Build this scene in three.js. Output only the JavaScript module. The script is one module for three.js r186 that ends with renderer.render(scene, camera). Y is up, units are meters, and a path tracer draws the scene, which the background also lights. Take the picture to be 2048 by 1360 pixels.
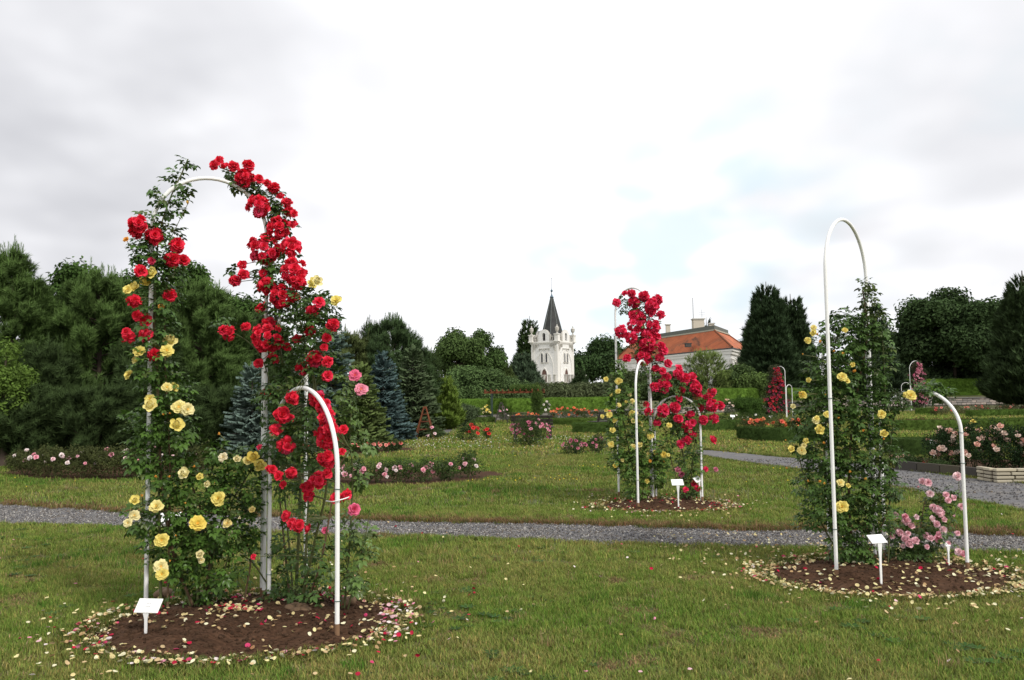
import * as THREE from 'three';
import { mergeGeometries } from 'three/addons/utils/BufferGeometryUtils.js';
import { RoundedBoxGeometry } from 'three/addons/geometries/RoundedBoxGeometry.js';
import { ImprovedNoise } from 'three/addons/math/ImprovedNoise.js';

// ---------------------------------------------------------------- camera
const scene = new THREE.Scene();
const FOCAL = 1660;                                   // focal length in pixels of a 2048 x 1360 picture
const EYE = 1.6;
const camera = new THREE.PerspectiveCamera(2 * Math.atan(680 / FOCAL) * 180 / Math.PI, 2048 / 1360, 0.1, 1500);
camera.position.set(0, EYE, 0);
camera.rotation.order = 'YXZ';
camera.rotation.set(Math.atan(110 / FOCAL), 0, -0.012);
camera.updateMatrixWorld(true);
scene.add(camera);
const V = (x, y, z) => new THREE.Vector3(x, y, z);
const rayOf = (px, py) => V((px - 1024) / FOCAL, (680 - py) / FOCAL, -1).applyQuaternion(camera.quaternion).normalize();
const at = (px, py, d) => { const r = rayOf(px, py); return r.multiplyScalar(d / -r.z).add(camera.position); };   // the point at depth d
const gp = (px, py, h = 0) => { const r = rayOf(px, py); return r.multiplyScalar((h - EYE) / r.y).add(camera.position); };  // the point on the ground

// ---------------------------------------------------------------- noise and random numbers
const rng = (s) => { let a = s >>> 0; return () => { a |= 0; a = a + 0x6D2B79F5 | 0; let t = Math.imul(a ^ a >>> 15, 1 | a); t = t + Math.imul(t ^ t >>> 7, 61 | t) ^ t; return ((t ^ t >>> 14) >>> 0) / 4294967296; }; };
const perlin = new ImprovedNoise();
const fbm = (x, y, z, o = 4) => { let s = 0, a = 0.5, f = 1; for (let i = 0; i < o; i++) { s += a * perlin.noise(x * f, y * f, z * f); a *= 0.5; f *= 2.03; } return s; };
const clamp = (x, a = 0, b = 1) => Math.max(a, Math.min(b, x));
const lerp = (a, b, t) => a + (b - a) * t;
const smooth = (a, b, x) => { const t = clamp((x - a) / (b - a)); return t * t * (3 - 2 * t); };

// ---------------------------------------------------------------- sky: bright broken overcast
{
  const W = 1024, H = 512, data = new Float32Array(W * H * 4);
  const grey1 = rayOf(30, 190), grey2 = rayOf(1990, 180), blue1 = rayOf(1430, 440), blue2 = rayOf(1200, 545);
  const grey3 = rayOf(1640, 590), grey4 = rayOf(120, 420), rayC = rayOf(1080, 330);
  const d = V(0, 0, 0);
  for (let j = 0; j < H; j++) for (let i = 0; i < W; i++) {
    const th = ((i + 0.5) / W - 0.5) * 2 * Math.PI, ph = ((j + 0.5) / H - 0.5) * Math.PI;
    d.set(Math.cos(ph) * Math.cos(th), Math.sin(ph), Math.cos(ph) * Math.sin(th));
    const e = Math.max(d.y, 0) + 0.22, x = d.x / e, z = d.z / e;
    const n = fbm(x * 0.9 + 4.1, z * 0.9, 1.7, 5), m = fbm(x * 3.1, z * 3.1 + 7, 4.2, 4), wisp = fbm(x * 5.5 + 2, z * 4.0, 9.1, 4);
    const big = fbm(x * 0.45 + 11, z * 0.45 + 3, 6.6, 3);
    let g = 0.5 * clamp(0.16 - 0.9 * big - 0.35 * n - 0.12 * m, 0, 0.6);              // grey cloud bellies
    const near = (c, r) => Math.exp(-Math.pow(Math.acos(clamp(d.dot(c), -1, 1)) / r, 2));
    g = g * (1 - near(rayC, 0.5) * 0.75) + 0.22 * clamp(0.42 + 1.3 * n + 0.7 * m, 0, 1);
    g += near(grey1, 0.32) * (0.6 + 0.7 * m + 0.4 * n) + near(grey2, 0.2) * (0.2 + 0.35 * m) + near(grey3, 0.14) * (0.2 + 0.5 * m) + near(grey4, 0.14) * (0.22 + 0.5 * m);
    g = 0.6 * (1 - Math.exp(-Math.max(0, g) / 0.6));
    let r = 0.84 * (1 - g), gg = 0.84 * (1 - g * 0.99), b = 0.855 * (1 - g * 0.95);
    const blue = clamp((near(blue1, 0.13) * 1.1 + near(blue2, 0.1) * 1.0) * (0.45 + 2.6 * wisp + 1.6 * m), 0, 1) * 0.62 + clamp((n + 0.6 * m - 0.36) * 2.2, 0, 0.5) * (1 - near(rayC, 0.6));
    r = lerp(r, 0.46, blue); gg = lerp(gg, 0.575, blue); b = lerp(b, 0.63, blue);
    const k = (j * W + i) * 4; data[k] = r; data[k + 1] = gg; data[k + 2] = b; data[k + 3] = 1;
  }
  const sky = new THREE.DataTexture(data, W, H, THREE.RGBAFormat, THREE.FloatType);
  sky.mapping = THREE.EquirectangularReflectionMapping; sky.magFilter = sky.minFilter = THREE.LinearFilter; sky.needsUpdate = true;
  scene.background = sky; scene.environment = sky;
}
// ---------------------------------------------------------------- sun behind thin cloud, from the right
const sun = new THREE.DirectionalLight(new THREE.Color(1, 0.955, 0.88), 1.5);
sun.position.set(38, 46, 22); sun.target.position.set(0, 0, -18);
sun.castShadow = true; sun.shadow.radius = 20; sun.shadow.mapSize.set(4096, 4096);
Object.assign(sun.shadow.camera, { left: -60, right: 60, top: 60, bottom: -60, near: 1, far: 260 });
scene.add(sun, sun.target);

const renderer = new THREE.WebGLRenderer({ antialias: true });
renderer.setSize(1024, 680);
renderer.toneMapping = THREE.LinearToneMapping;
renderer.toneMappingExposure = 1.6;
renderer.shadowMap.enabled = true;

// ---------------------------------------------------------------- helpers
const taken = new Map();
const numbered = (n) => { const k = taken.get(n) ?? 0; taken.set(n, k + 1); return k ? `${n}_${String(k).padStart(3, '0')}` : n; };
const C = (r, g, b) => new THREE.Color().setRGB(r, g, b);
const mat = (r, g, b, rough = 0.85, extra = {}) => new THREE.MeshPhysicalMaterial({ color: C(r, g, b), roughness: rough, specularIntensity: rough > 0.84 ? 0.2 : 1, side: THREE.DoubleSide, ...extra });
const leafMat = (rough = 0.9, through = 0.25, extra = {}) => new THREE.MeshPhysicalMaterial({ color: 0xffffff, roughness: rough, transmission: through, thickness: 0, specularIntensity: 0.15, side: THREE.DoubleSide, ...extra });
function thing(name, label, category, pos, group) {
  const o = new THREE.Group(); o.name = numbered(name); o.position.copy(pos); o.userData = { label, category };
  if (group) o.userData.group = group;
  scene.add(o); return o;
}
function part(name, geo, m, parent, world = true) {   // geometry in world coordinates unless world is false
  const o = new THREE.Mesh(geo, m); o.name = name; o.castShadow = o.receiveShadow = true;
  if (world) { let p = parent; while (p.parent && p.parent !== scene) p = p.parent; geo.translate(-p.position.x, -p.position.y, -p.position.z); }
  parent.add(o); return o;
}
function structure(name, geo, m) { const o = new THREE.Mesh(geo, m); o.name = numbered(name); o.receiveShadow = true; o.castShadow = true; o.userData.kind = 'structure'; scene.add(o); return o; }
const _m = new THREE.Matrix4(), _q = new THREE.Quaternion(), _x = V(), _y = V(), _z = V();
function quatZ(dir, up) {                               // +Z along dir, +Y near up
  _z.copy(dir).normalize(); _x.crossVectors(up, _z); if (_x.lengthSq() < 1e-6) _x.set(1, 0, 0.01).cross(_z); _x.normalize(); _y.crossVectors(_z, _x);
  return new THREE.Quaternion().setFromRotationMatrix(_m.makeBasis(_x, _y, _z));
}
function quatY(dir, spin = 0) { const q = new THREE.Quaternion().setFromUnitVectors(V(0, 1, 0), dir.clone().normalize()); return q.multiply(_q.setFromAxisAngle(V(0, 1, 0), spin)); }
class Copies {
  constructor(geo, m) { this.geo = geo; this.m = m; this.a = []; this.c = []; }
  add(p, q, s, col) { const e = new THREE.Matrix4().compose(p, q, s.isVector3 ? s : V(s, s, s)); this.a.push(e); this.c.push(col); }
  build(name, parent) {
    if (!this.a.length) return null;
    const o = new THREE.InstancedMesh(this.geo, this.m, this.a.length); o.name = parent === scene ? numbered(name) : name;
    const off = parent === scene ? V(0, 0, 0) : parent.position, t = new THREE.Matrix4().makeTranslation(-off.x, -off.y, -off.z);
    this.a.forEach((e, i) => { o.setMatrixAt(i, e.premultiply(t)); o.setColorAt(i, this.c[i]); });
    o.castShadow = o.receiveShadow = true; o.userData.kind = 'stuff'; parent.add(o); return o;
  }
}
function geoFrom(pos, idx, uv) {
  const g = new THREE.BufferGeometry(); g.setAttribute('position', new THREE.Float32BufferAttribute(pos, 3)); g.setIndex(idx);
  if (uv) g.setAttribute('uv', new THREE.Float32BufferAttribute(uv, 2));
  g.computeVertexNormals(); return g;
}
const tube = (pts, r, seg = 24, rad = 7) => new THREE.TubeGeometry(new THREE.CatmullRomCurve3(pts, false, 'centripetal'), seg, r, rad);
function taper(pts, r0, r1, seg = 16, rad = 7) {
  const g = tube(pts, 1, seg, rad), c = new THREE.CatmullRomCurve3(pts, false, 'centripetal'), p = g.attributes.position;
  for (let i = 0; i <= seg; i++) { const o = c.getPointAt(i / seg), r = lerp(r0, r1, i / seg); for (let j = 0; j <= rad; j++) { const k = i * (rad + 1) + j; p.setXYZ(k, o.x + (p.getX(k) - o.x) * r, o.y + (p.getY(k) - o.y) * r, o.z + (p.getZ(k) - o.z) * r); } }
  return g;
}
const strip = (g) => { for (const k of Object.keys(g.attributes)) if (!['position', 'normal'].includes(k)) g.deleteAttribute(k); return g.index ? g.toNonIndexed() : g; };
const merge = (list) => mergeGeometries(list.map(strip));
const box = (w, h, d, x = 0, y = 0, z = 0) => new THREE.BoxGeometry(w, h, d).translate(x, y, z);
function beam(a, b, w, h) { const l = a.distanceTo(b), g = new THREE.BoxGeometry(w, h, l); g.applyQuaternion(quatZ(b.clone().sub(a), V(0, 1, 0))); const c = a.clone().add(b).multiplyScalar(0.5); return g.translate(c.x, c.y, c.z); }
function noiseMap(size, fn, srgb = true) {
  const d = new Uint8Array(size * size * 4);
  for (let j = 0; j < size; j++) for (let i = 0; i < size; i++) { const c = fn(i / size, j / size), k = (j * size + i) * 4; d[k] = clamp(c[0]) * 255; d[k + 1] = clamp(c[1]) * 255; d[k + 2] = clamp(c[2]) * 255; d[k + 3] = 255; }
  const t = new THREE.DataTexture(d, size, size, THREE.RGBAFormat); t.wrapS = t.wrapT = THREE.RepeatWrapping; t.magFilter = THREE.LinearFilter; t.minFilter = THREE.LinearMipmapLinearFilter; t.generateMipmaps = true;
  if (srgb) t.colorSpace = THREE.SRGBColorSpace; t.needsUpdate = true; return t;
}
const toS = (x) => x <= 0.0031308 ? x * 12.92 : 1.055 * Math.pow(x, 1 / 2.4) - 0.055;      // linear to sRGB for texture bytes
const tileNoise = (u, v, f, o, s) => {                  // seamless: noise on a torus
  const a = u * 2 * Math.PI, b = v * 2 * Math.PI, R = f / (2 * Math.PI);
  return fbm(Math.cos(a) * R + s, Math.sin(a) * R + Math.cos(b) * R * 1.31, Math.sin(b) * R + s * 0.7, o);
};
const inPoly = (x, z, P) => { let c = false; for (let i = 0, j = P.length - 1; i < P.length; j = i++) if ((P[i].z > z) !== (P[j].z > z) && x < (P[j].x - P[i].x) * (z - P[i].z) / (P[j].z - P[i].z) + P[i].x) c = !c; return c; };
function sheet(P, y, name, m) {                         // a flat polygon with uv in metres
  const s = new THREE.Shape(P.map((p) => new THREE.Vector2(p.x, -p.z)));
  const g = new THREE.ShapeGeometry(s).rotateX(-Math.PI / 2).translate(0, y, 0), p = g.attributes.position, uv = g.attributes.uv;
  for (let i = 0; i < p.count; i++) uv.setXY(i, p.getX(i), p.getZ(i));
  return structure(name, g, m);
}

// ================================================================ THE SETTING
// ---- outlines on the ground
const poly = (list) => list.map(([x, y]) => gp(x, y));
const farEdge = poly([[-500, 986], [0, 1009], [250, 1023], [500, 1031], [800, 1042], [1100, 1048], [1350, 1056], [1600, 1061], [1800, 1063], [2048, 1072], [2600, 1090]]);
const nearEdge = poly([[2600, 1135], [2048, 1110], [1800, 1103], [1600, 1098], [1300, 1091], [1000, 1081], [800, 1074], [500, 1065], [250, 1056], [0, 1047], [-500, 1018]]);
function soften(list, seed, amp) {                      // resample an outline with an uneven edge
  const c = new THREE.CatmullRomCurve3(list, false, 'centripetal'), n = 160;
  return c.getPoints(n).map((p, i) => V(p.x + amp * fbm(i * 0.35, seed, 0.5, 3), 0, p.z + 2 * amp * fbm(i * 0.35, seed, 3.7, 3)));
}
const pathFar = soften(farEdge, 1, 0.16), pathNear = soften(nearEdge, 2, 0.12);
const PATH = [...pathFar, ...pathNear];
const side1 = soften(poly([[1395, 899], [1430, 901], [1540, 912], [1680, 924], [1800, 938], [1990, 962], [2400, 1000]]), 3, 0.14);
const side2 = soften(poly([[2400, 1075], [2048, 1022], [1800, 978], [1600, 941], [1480, 925], [1420, 916], [1385, 909]]), 4, 0.1);
const SIDE = [...side1, ...side2];
const ellipse = (px, py, rx, rz, seed, amp = 0.09, n = 110) => { const c = gp(px, py); return Array.from({ length: n }, (_, i) => { const a = i / n * 2 * Math.PI, k = 1 + amp * 2.2 * fbm(Math.cos(a) * 1.6 + seed, Math.sin(a) * 1.6, seed, 3) + 0.05 * fbm(Math.cos(a) * 9, Math.sin(a) * 9, seed, 2); return V(c.x + rx * k * Math.cos(a), 0, c.z + rz * k * Math.sin(a)); }); };
const BED_L = { c: gp(502, 1250), rx: 1.12, rz: 0.92, P: ellipse(502, 1250, 1.12, 0.92, 5) };
const BED_M = { c: gp(1328, 1013), rx: 0.98, rz: 0.75, P: ellipse(1328, 1013, 0.98, 0.75, 6) };
const BED_R = { c: gp(1772, 1154), rx: 1.13, rz: 0.82, P: ellipse(1772, 1154, 1.13, 0.82, 7) };
const BED_PINK = poly([[560, 958], [640, 966], [720, 972], [850, 970], [950, 962], [1012, 949], [985, 943], [900, 944], [760, 946], [600, 944]]);
const BED_PALE = poly([[5, 949], [80, 960], [200, 962], [330, 959], [420, 953], [420, 932], [200, 930], [30, 934]]);
const BED_CORAL = poly([[590, 906], [700, 908], [800, 905], [835, 899], [800, 894], [600, 894]]);
const BED_RIGHT = poly([[1785, 935], [1990, 958], [2400, 985], [2400, 930], [2048, 921], [1800, 915]]);
const FARPATH = poly([[878, 866], [905, 867], [918, 852], [892, 851]]);
const THINPATH = poly([[380, 924], [480, 921], [620, 912], [618, 910], [478, 918], [380, 920]]);
const bare = [PATH, SIDE, BED_L.P, BED_M.P, BED_R.P, BED_PINK, BED_PALE, BED_CORAL, BED_RIGHT, FARPATH, THINPATH];
const isBare = (x, z) => bare.some((P) => inPoly(x, z, P));

// ---- lawn colour: living green, tired olive and straw, in patches
const lawnTone = (x, z) => {
  const dry = clamp(0.4 + 0.9 * fbm(x * 0.55, z * 0.55, 2.2, 4) + 0.5 * fbm(x * 2.3, z * 2.3, 8.8, 3));
  const lush = clamp(0.35 + 1.0 * fbm(x * 0.33 + 9, z * 0.33, 5.1, 3) + 0.7 * fbm(x * 3.1, z * 3.1, 1.3, 2));
  return [dry, lush];
};
const lawnMap = noiseMap(1024, (u, v) => {
  const dry = clamp(0.5 + 1.1 * tileNoise(u, v, 9, 5, 3.1)), fine = tileNoise(u, v, 130, 3, 7.7), speck = tileNoise(u, v, 60, 3, 1.9);
  const k = 0.8 + 1.0 * fine + 0.4 * speck;
  return [toS(lerp(0.075, 0.15, dry) * k), toS(lerp(0.105, 0.13, dry) * k), toS(lerp(0.022, 0.05, dry) * k)];
});
{
  const g = new THREE.PlaneGeometry(900, 900, 1, 1).rotateX(-Math.PI / 2), p = g.attributes.position, uv = g.attributes.uv;
  for (let i = 0; i < p.count; i++) uv.setXY(i, p.getX(i) / 7, p.getZ(i) / 7);
  structure('lawn_ground', g, new THREE.MeshStandardMaterial({ map: lawnMap, roughness: 1 }));
}
const gravelMap = noiseMap(1024, (u, v) => {
  const f = tileNoise(u, v, 210, 2, 2.4), g = tileNoise(u, v, 40, 4, 5.2), h = tileNoise(u, v, 7, 3, 8.3);
  const k = 0.115 * (1 + 1.6 * f + 0.6 * g + 0.5 * h), warm = clamp(0.3 + h * 1.4);
  return [toS(k * lerp(0.98, 1.12, warm)), toS(k * lerp(0.97, 1.0, warm)), toS(k * lerp(1.02, 0.84, warm))];
});
gravelMap.repeat.set(1 / 2.2, 1 / 2.2);
const gravelM = new THREE.MeshStandardMaterial({ map: gravelMap, roughness: 0.95 });
sheet(PATH, 0.006, 'gravel_path', gravelM);
sheet(SIDE, 0.006, 'gravel_path', gravelM);
sheet(FARPATH, 0.006, 'gravel_path', gravelM);
sheet(THINPATH, 0.006, 'gravel_path', gravelM);
{ // loose stones on the path
  const r = rng(11), g = new THREE.DodecahedronGeometry(1, 0), c = new Copies(g, mat(1, 1, 1, 0.9));
  const tones = [[0.11, 0.105, 0.105], [0.16, 0.155, 0.15], [0.07, 0.066, 0.066], [0.24, 0.23, 0.22], [0.15, 0.125, 0.1], [0.4, 0.38, 0.35]];
  for (let i = 0; i < 26000; i++) {
    const d = lerp(6.5, 20, Math.pow(r(), 0.8)), x = (r() * 2 - 1) * (0.66 * d + 0.6), z = -d;
    if (!inPoly(x, z, PATH) && !inPoly(x, z, SIDE)) continue;
    const s = 0.007 + 0.013 * r() * r() + (d > 12 ? 0.004 : 0), t = tones[Math.floor(r() * r() * 6)];
    c.add(V(x, 0.007 + s * 0.25, z), new THREE.Quaternion().setFromEuler(new THREE.Euler(r() * 6, r() * 6, r() * 6)), V(s, s * 0.65, s * 0.9), C(t[0], t[1], t[2]));
  }
  for (let i = 0; i < 22000; i++) { const k = r() * 0.98, u = Math.floor(k * 160), a = pathFar[u], b = pathNear[160 - u], q = r(), x = lerp(a.x, b.x, q) + (r() - 0.5) * 0.25, z = lerp(a.z, b.z, q) + (r() - 0.5) * 0.1; if (Math.abs(x / z) > 0.72) continue; const s = 0.006 + 0.008 * r() * r(), t = tones[Math.floor(r() * 6)]; c.add(V(x, 0.007 + s * 0.25, z), new THREE.Quaternion().setFromEuler(new THREE.Euler(r() * 6, r() * 6, r() * 6)), V(s, s * 0.7, s * 0.9), C(t[0], t[1], t[2])); }
  const o = c.build('gravel_stones', scene); o.userData.label = 'loose grey stones lying on the gravel path'; o.userData.category = 'gravel';
}
// ---- soil of the beds: low crumbly mounds
const soilMap = noiseMap(512, (u, v) => { const k = 0.038 * (1 + 1.1 * tileNoise(u, v, 60, 4, 1.2) + 0.7 * tileNoise(u, v, 9, 3, 6.1)), w = 0.5 + tileNoise(u, v, 14, 3, 3.3); return [toS(k * 1.72), toS(k * lerp(0.88, 0.98, w)), toS(k * lerp(0.5, 0.6, w))]; });
const soilM = new THREE.MeshPhysicalMaterial({ map: soilMap, roughness: 1, specularIntensity: 0.15 });
const soilHeight = (B, x, z) => { const q = Math.hypot((x - B.c.x) / B.rx, (z - B.c.z) / B.rz); return 0.008 + 0.06 * smooth(1.02, 0.25, q) + (q < 0.97 ? 0.028 * fbm(x * 7, z * 7, 3.3, 4) : 0); };
for (const B of [BED_L, BED_M, BED_R]) {
  const n = B.P.length, rings = 44, pos = [], uv = [], idx = [];
  for (let k = 0; k <= rings; k++) for (let i = 0; i <= n; i++) {
    const t = k / rings, p = B.P[i % n], x = lerp(B.c.x, p.x, t), z = lerp(B.c.z, p.z, t);
    pos.push(x, k === rings ? 0.001 : soilHeight(B, x, z), z); uv.push(x / 1.3, z / 1.3);
    if (k && i) { const a = (k - 1) * (n + 1) + i - 1, b = a + 1, c = a + n + 1, d = c + 1; idx.push(a, b, c, b, d, c); }
  }
  structure('bed_soil', geoFrom(pos, idx, uv), soilM);
}
const soilFlat = soilM.clone(); soilFlat.map = soilMap.clone(); soilFlat.map.repeat.set(0.7, 0.7);
for (const P of [BED_PINK, BED_PALE, BED_CORAL, BED_RIGHT]) sheet(P, 0.01, 'bed_soil', soilFlat);
{ // crumbs of earth
  const r = rng(21), c = new Copies(new THREE.DodecahedronGeometry(1, 0), mat(1, 1, 1, 1));
  for (const [B, n] of [[BED_L, 2600], [BED_M, 700], [BED_R, 1500]]) for (let i = 0; i < n; i++) {
    const a = r() * 6.2832, q = Math.sqrt(r()) * 0.97, x = B.c.x + B.rx * q * Math.cos(a), z = B.c.z + B.rz * q * Math.sin(a), s = 0.004 + 0.016 * Math.pow(r(), 4), k = 0.7 + 0.6 * r();
    c.add(V(x, soilHeight(B, x, z) + s * 0.2, z), new THREE.Quaternion().setFromEuler(new THREE.Euler(r() * 6, r() * 6, r() * 6)), V(s, s * 0.7, s), C(0.052 * k, 0.03 * k, 0.018 * k));
  }
  const o = c.build('soil_crumbs', scene); o.userData.label = 'crumbs of dark brown earth on the rose beds'; o.userData.category = 'soil';
}
// ---- grass
function tuftGeometry(seed, n, h, spread, w) {
  const r = rng(seed), pos = [], idx = [], col = [];
  for (let i = 0; i < n; i++) {
    const kk = 0.6 + 0.75 * r(), hue = r() < 0.16 ? [1.7, 1.25, 1.5] : r() < 0.5 ? [0.85, 1.05, 0.8] : [1.05, 1, 1]; for (let q = 0; q < 5; q++) col.push(kk * hue[0], kk * hue[1], kk * hue[2]);
    const a = r() * 6.2832, q = Math.sqrt(r()) * spread, x = Math.cos(a) * q, z = Math.sin(a) * q, b = r() * 6.2832, L = h * (0.45 + 0.75 * r()), lean = L * (0.25 + 0.9 * r());
    const dx = Math.cos(b), dz = Math.sin(b), sx = -dz * w / 2, sz = dx * w / 2, k = pos.length / 3;
    pos.push(x - sx, 0, z - sz, x + sx, 0, z + sz, x - sx * 0.8 + dx * lean * 0.35, L * 0.6, z - sz * 0.8 + dz * lean * 0.35, x + sx * 0.8 + dx * lean * 0.35, L * 0.6, z + sz * 0.8 + dz * lean * 0.35, x + dx * lean, L * 0.92, z + dz * lean);
    idx.push(k, k + 1, k + 2, k + 1, k + 3, k + 2, k + 2, k + 3, k + 4);
  }
  const g = geoFrom(pos, idx); g.setAttribute('color', new THREE.Float32BufferAttribute(col, 3)); return g;
}
{
  const grassM = leafMat(0.85, 0.3, { vertexColors: true });
  const fine = [1, 2, 3].map((s) => new Copies(tuftGeometry(30 + s, 16, 0.042, 0.05, 0.0045), grassM));
  const mid = [1, 2].map((s) => new Copies(tuftGeometry(40 + s, 16, 0.06, 0.12, 0.010), grassM));
  const far = [1, 2].map((s) => new Copies(tuftGeometry(50 + s, 14, 0.075, 0.26, 0.022), grassM));
  const r = rng(77);
  const edgeD = (x, z) => { let m = 9; for (const p of pathFar) { const d = Math.hypot(p.x - x, p.z - z); if (d < m) m = d; } return m; };
  const put = (set, d, s0) => {
    const x = (r() * 2 - 1) * (0.66 * d + 0.7), z = -d; if (isBare(x, z)) return;
    const [dry, lush] = lawnTone(x, z), t = clamp(dry + (r() - 0.5) * 0.55), k = 0.75 + 0.5 * r();
    let c = [lerp(0.145, 0.29, t), lerp(0.235, 0.275, t), lerp(0.038, 0.09, t)];
    if (lush > 0.62 && r() < 0.7) c = [0.105, 0.205, 0.032];
    const worn = fbm(x * 1.7 + 20, z * 1.7, 3.9, 3); if (worn > 0.2 && r() < (worn - 0.2) * 4) c = r() < 0.5 ? [0.2, 0.14, 0.07] : [0.27, 0.2, 0.1];
    if (d > 9 && d < 15) { const e = edgeD(x, z); if (e < 0.5 && r() < 0.95 - e * 1.9) c = [0.21, 0.145, 0.075]; }
    if (r() < 0.035) c = [0.3, 0.25, 0.13];
    const tall = (lush > 0.62 ? 1.3 : worn > 0.17 ? 0.6 : 1) * (0.7 + 0.6 * r()) * s0;
    set[Math.floor(r() * set.length)].add(V(x, 0, z), new THREE.Quaternion().setFromAxisAngle(V(0, 1, 0), r() * 6.28), V(s0, tall, s0), C(c[0] * k, c[1] * k, c[2] * k));
  };
  const rows = (set, d0, d1, dens, s) => { const area = (d1 * d1 - d0 * d0) * 0.66 + 1.4 * (d1 - d0); for (let i = 0; i < area * dens; i++) put(set, Math.sqrt(lerp(d0 * d0, d1 * d1, r())), s); };
  rows(fine, 3.6, 8, 950, 1); rows(fine, 8, 12, 420, 1.25); rows(mid, 12, 22, 110, 1); rows(far, 22, 40, 26, 1); rows(far, 40, 62, 12, 1.3);
  // longer fringe growing over the edges of beds and path
  for (const [P, n, h] of [[BED_L.P, 900, 1.1], [BED_R.P, 700, 1.1], [BED_M.P, 420, 1.2], [pathNear, 1300, 0.75], [pathFar, 1700, 1.2], [side1, 500, 1.3], [side2, 500, 1.3]]) for (let i = 0; i < n; i++) {
    const p = P[Math.floor(r() * P.length)], x = p.x + (r() - 0.5) * 0.22, z = p.z + (r() - 0.5) * 0.16, k = 0.7 + 0.5 * r(), brown = P === pathFar && r() < 0.6;
    if (z > -3 || Math.abs(x / z) > 0.75) continue;
    const t = r(); fine[i % 3].add(V(x, 0, z), new THREE.Quaternion().setFromAxisAngle(V(0, 1, 0), r() * 6.28), V(1.3, h * (0.7 + 0.6 * r()), 1.3), brown ? C(0.2 * k, 0.13 * k, 0.065 * k) : C(lerp(0.08, 0.17, t) * k, lerp(0.13, 0.16, t) * k, 0.035 * k));
  }
  for (let i = 0; i < 220; i++) { const d = lerp(4.2, 10, Math.sqrt(r())), x = (r() * 2 - 1) * 0.66 * d, z = -d; if (isBare(x, z) || fbm(x * 0.8, z * 0.8, 15.5, 3) < 0.02) continue; const k = 0.7 + 0.5 * r(), w = r() < 0.6; for (let j = 0; j < 3; j++) fine[j].add(V(x + (r() - 0.5) * 0.1, 0, z + (r() - 0.5) * 0.08), new THREE.Quaternion().setFromAxisAngle(V(0, 1, 0), r() * 6.28), V(1.2, 1.5 + 0.8 * r(), 1.2), w ? C(0.16 * k, 0.24 * k, 0.04 * k) : C(0.32 * k, 0.27 * k, 0.12 * k)); }
  const lab = ['short mown grass close to the viewer', 'short mown grass beyond the gravel path', 'lawn grass far back towards the hedges'];
  [fine, mid, far].forEach((set, i) => set.forEach((c) => { const o = c.build('grass', scene); o.userData.label = lab[i]; o.userData.category = 'grass'; o.userData.group = lab[i]; }));
  // broad leaved weeds pressed into the turf
  const wl = []; for (let i = 0; i < 7; i++) { const a = i / 7 * 6.283; wl.push(geoFrom([0, 0.004, 0, -0.012, 0.016, 0.03, 0.012, 0.016, 0.03, 0, 0.02, 0.065], [0, 2, 1, 1, 2, 3]).rotateY(a)); }
  const weeds = new Copies(merge(wl), leafMat(0.7, 0.2));
  for (let i = 0; i < 1500; i++) { const d = lerp(4, 11, r()), x = (r() * 2 - 1) * 0.7 * d, z = -d; if (isBare(x, z) || fbm(x * 0.9, z * 0.9, 4.4, 3) < 0.05) continue; const k = 0.7 + 0.6 * r(); weeds.add(V(x, 0.012, z), new THREE.Quaternion().setFromAxisAngle(V(0, 1, 0), r() * 6.28), 0.5 + 0.7 * r(), C(0.045 * k, 0.1 * k, 0.022 * k)); }
  let o = weeds.build('lawn_weeds', scene); o.userData.label = 'dark green broad leaved weeds in the front lawn'; o.userData.category = 'weeds';
  // buttercups and clover in the middle lawn
  const disc = new THREE.CircleGeometry(1, 5).rotateX(-Math.PI / 2), fl = new Copies(disc, leafMat(0.8, 0.2));
  for (let i = 0; i < 6000; i++) {
    const d = lerp(12.5, 42, r()), x = (r() * 2 - 1) * 0.66 * d, z = -d; if (isBare(x, z)) continue;
    const n = fbm(x * 0.35, z * 0.5, 12.2, 3); if (n < 0.16 + 0.14 * r()) continue;
    const s = 0.006 + 0.005 * r() + d * 0.0002; fl.add(V(x, 0.055 + 0.03 * r(), z), quatY(V(r() - 0.5, 1.2, r() * 0.9), 0), s, C(0.72, 0.52, 0.03));
  }
  o = fl.build('buttercups', scene); o.userData.label = 'tiny yellow buttercups sprinkled over the middle lawn'; o.userData.category = 'wildflowers';
  const cl = new Copies(new THREE.IcosahedronGeometry(1, 0), mat(1, 1, 1, 0.9)); const cc = gp(1000, 886);
  for (let i = 0; i < 420; i++) { const a = r() * 6.283, q = Math.sqrt(r()), x = cc.x + Math.cos(a) * q * 4.2, z = cc.z + Math.sin(a) * q * 4; if (fbm(x * 0.6, z * 0.6, 2.2, 3) < -0.05 || isBare(x, z)) continue; cl.add(V(x, 0.06 + 0.03 * r(), z), new THREE.Quaternion(), 0.011 + 0.006 * r(), C(0.62, 0.6, 0.52)); }
  o = cl.build('clover_flowers', scene); o.userData.label = 'patch of white clover heads between the red and pink shrubs'; o.userData.category = 'clover';
}
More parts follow.
